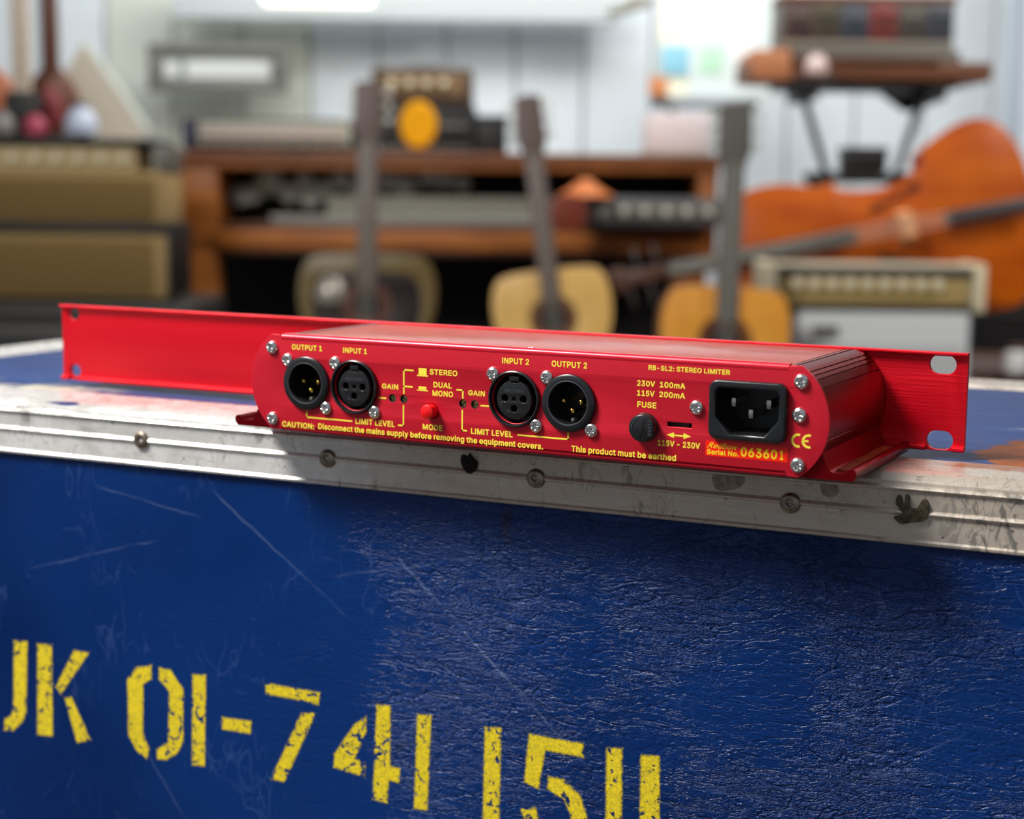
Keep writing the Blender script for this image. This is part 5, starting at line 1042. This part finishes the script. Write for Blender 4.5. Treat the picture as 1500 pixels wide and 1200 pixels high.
bx(t, 'ledge', DARKW, 1165, 112, 1225, 117, 4.55, .13, 1196, 112, y0=-.05, bev=.002)

# --- pinned papers, boxes and shelf at centre right
t = bthing('notice_board', 'pale grey notice board with coloured papers, right of centre', 'board', 1035, 150, 6.4)
bx(t, 'board', mat('pale_grey_board', (202, 210, 208), .6), 1008, 0, 1138, 148, 6.4, .03, 1035, 150)
bx(t, 'side_frame', mat('cream_frame', (226, 224, 200), .6), 966, -30, 1010, 148, 6.4, .03, 1035, 150, y0=.01)
bx(t, 'paper', mat('blue_paper', (128, 182, 200), .6), 968, 70, 1008, 112, 6.4, .004, 1035, 150, y0=-.004)
bx(t, 'paper', mat('green_paper', (170, 206, 178), .6), 1022, 70, 1056, 110, 6.4, .004, 1035, 150, y0=-.004)
bx(t, 'paper', WHITE, 1068, 30, 1100, 90, 6.4, .004, 1035, 150, y0=-.004)
t = bthing('wall_shelf', 'grey wall shelf below the notice board', 'shelf', 1020, 155, 6.2)
bx(t, 'shelf', mat('grey_shelf', (146, 150, 156), .6), 960, 142, 1110, 154, 6.2, .25, 1020, 155); bx(t, 'bracket', GREYM, 985, 154, 989, 175, 6.2, .2, 1020, 155); bx(t, 'bracket', GREYM, 1080, 154, 1084, 175, 6.2, .2, 1020, 155)
t = bthing('orange_box', 'small orange box at the left end of the wall shelf', 'box', 965, 142, 6.15)
bx(t, 'box', mat('orange_card', (196, 124, 76), .6), 952, 116, 978, 141, 6.15, .08, 965, 142); bx(t, 'lid', mat('pale_orange_card', (206, 150, 110), .6), 951, 112, 979, 118, 6.15, .085, 965, 142, y0=-.003)
d = 5.3
t = on('white_carton', 'white and pink carton standing on the right end of the organ', 'carton', 992, 226, d-.05)
bx(t, 'carton', mat('white_pink_card', (222, 210, 212), .6), 948, 164, 1038, 214, d-.05, .2, 992, 226); bx(t, 'tape', mat('grey_card', (170, 166, 160), .6), 946, 214, 1040, 226, d-.05, .21, 992, 226, y0=-.003)
t = on('metal_stand', 'dark green and grey metal column behind the orange guitar neck', 'stand', 1090, 226, 5.0)
bx(t, 'column', mat('dark_green_metal', (96, 98, 84), .5), 1074, 156, 1100, 226, 5.0, .06, 1090, 226); bx(t, 'head', GREYM, 1068, 148, 1106, 158, 5.0, .1, 1090, 226)
# brown plank lying over the right end of the console
t = bthing('small_black_case', 'small black case standing between the organ and the cello', 'case', 1262, 243, 4.54)
bx(t, 'body', BLKM, 1240, 220, 1300, 252, 4.54, .13, 1262, 252, bev=.012); bx(t, 'lid', mat('dark_grey_lid', (40, 40, 42), .5), 1239, 216, 1301, 224, 4.54, .13, 1262, 252)
t.location = spot(1262, 252, 4.54)
t = bthing('black_trolley', 'tall black trolley behind the cello carrying the small black case', 'trolley', 1262, 300, 4.53); t.location.z = FLOOR
zz = spot(1262, 252, 4.54).z-FLOOR-.001
part('top', nbox(-.14, .16, 0, .14, zz-.03, zz, bev=.004), BLKM, t)
for x in (-.13, .13):
    for y in (.005, .11): part('post', nbox(x, x+.025, y, y+.025, 0, zz-.03), GREYM, t)
# tall white window frame at the right edge, dark beam end on top
t = bthing('white_door_frame', 'tall pale frame post at the right edge of the wall', 'frame', 1478, 300, 6.6); t.location.z = FLOOR
part('post', nbox(-.02, .02, 0, .06, 0, 2.0, bev=.004), mat('grey_blue_post', (176, 188, 200), .5), t); part('pale_panel', nbox(.022, .5, .02, .05, 0, 2.0, bev=.004), mat('pale_blue_panel', (216, 226, 238), .5), t)
t = bthing('ceiling_bracket', 'dark bracket lamp at the top edge right of centre', 'bracket', 918, 8, 6.0)
part('arm', flat([[(-.07, -.02), (-.06, -.045), (.09, .0), (.10, .03), (.02, .03)]], .06, .006, FRONT), mat('olive_grey_metal', (122, 120, 108), .5), t); part('rod', ybar([(.03, 0, .02), (.03, 0, 1.2)], .006, n=8), GREYM, t)
# diagonal tan curtain / strut at the left
t = bthing('leaning_board', 'tan board leaning diagonally against the wall, left of the sign', 'board', 150, 220, 6.7); 
k = K(6.7)
part('board', flat([[(-50*k, 110*k), (-25*k, 150*k), (60*k, 30*k), (70*k, -40*k), (-50*k, -40*k)]], .03, .004, FRONT), mat('tan_grey_board', (176, 164, 146), .7), t); part('edge_strip', flat([[(-25*k, 152*k), (-20*k, 158*k), (72*k, 28*k), (62*k, 28*k)]], .04, .004, FRONT), WALLC, t)
p = spot(1490, 436, 4.72); hb = p.z-FLOOR
t = thing('black_speaker', 'black speaker box behind the cello at the right edge', 'speaker', (p.x, p.y, FLOOR), YAW)
part('cabinet', nbox(-.13, .22, 0, .16, 0, hb, bev=.01), BLKM, t); part('grille', nbox(-.11, .20, -.008, 0, .03, hb-.03, bev=.003), BLKW, t); part('trim', nbox(-.11, .20, -.012, -.006, hb-.05, hb-.045), GREYM, t)
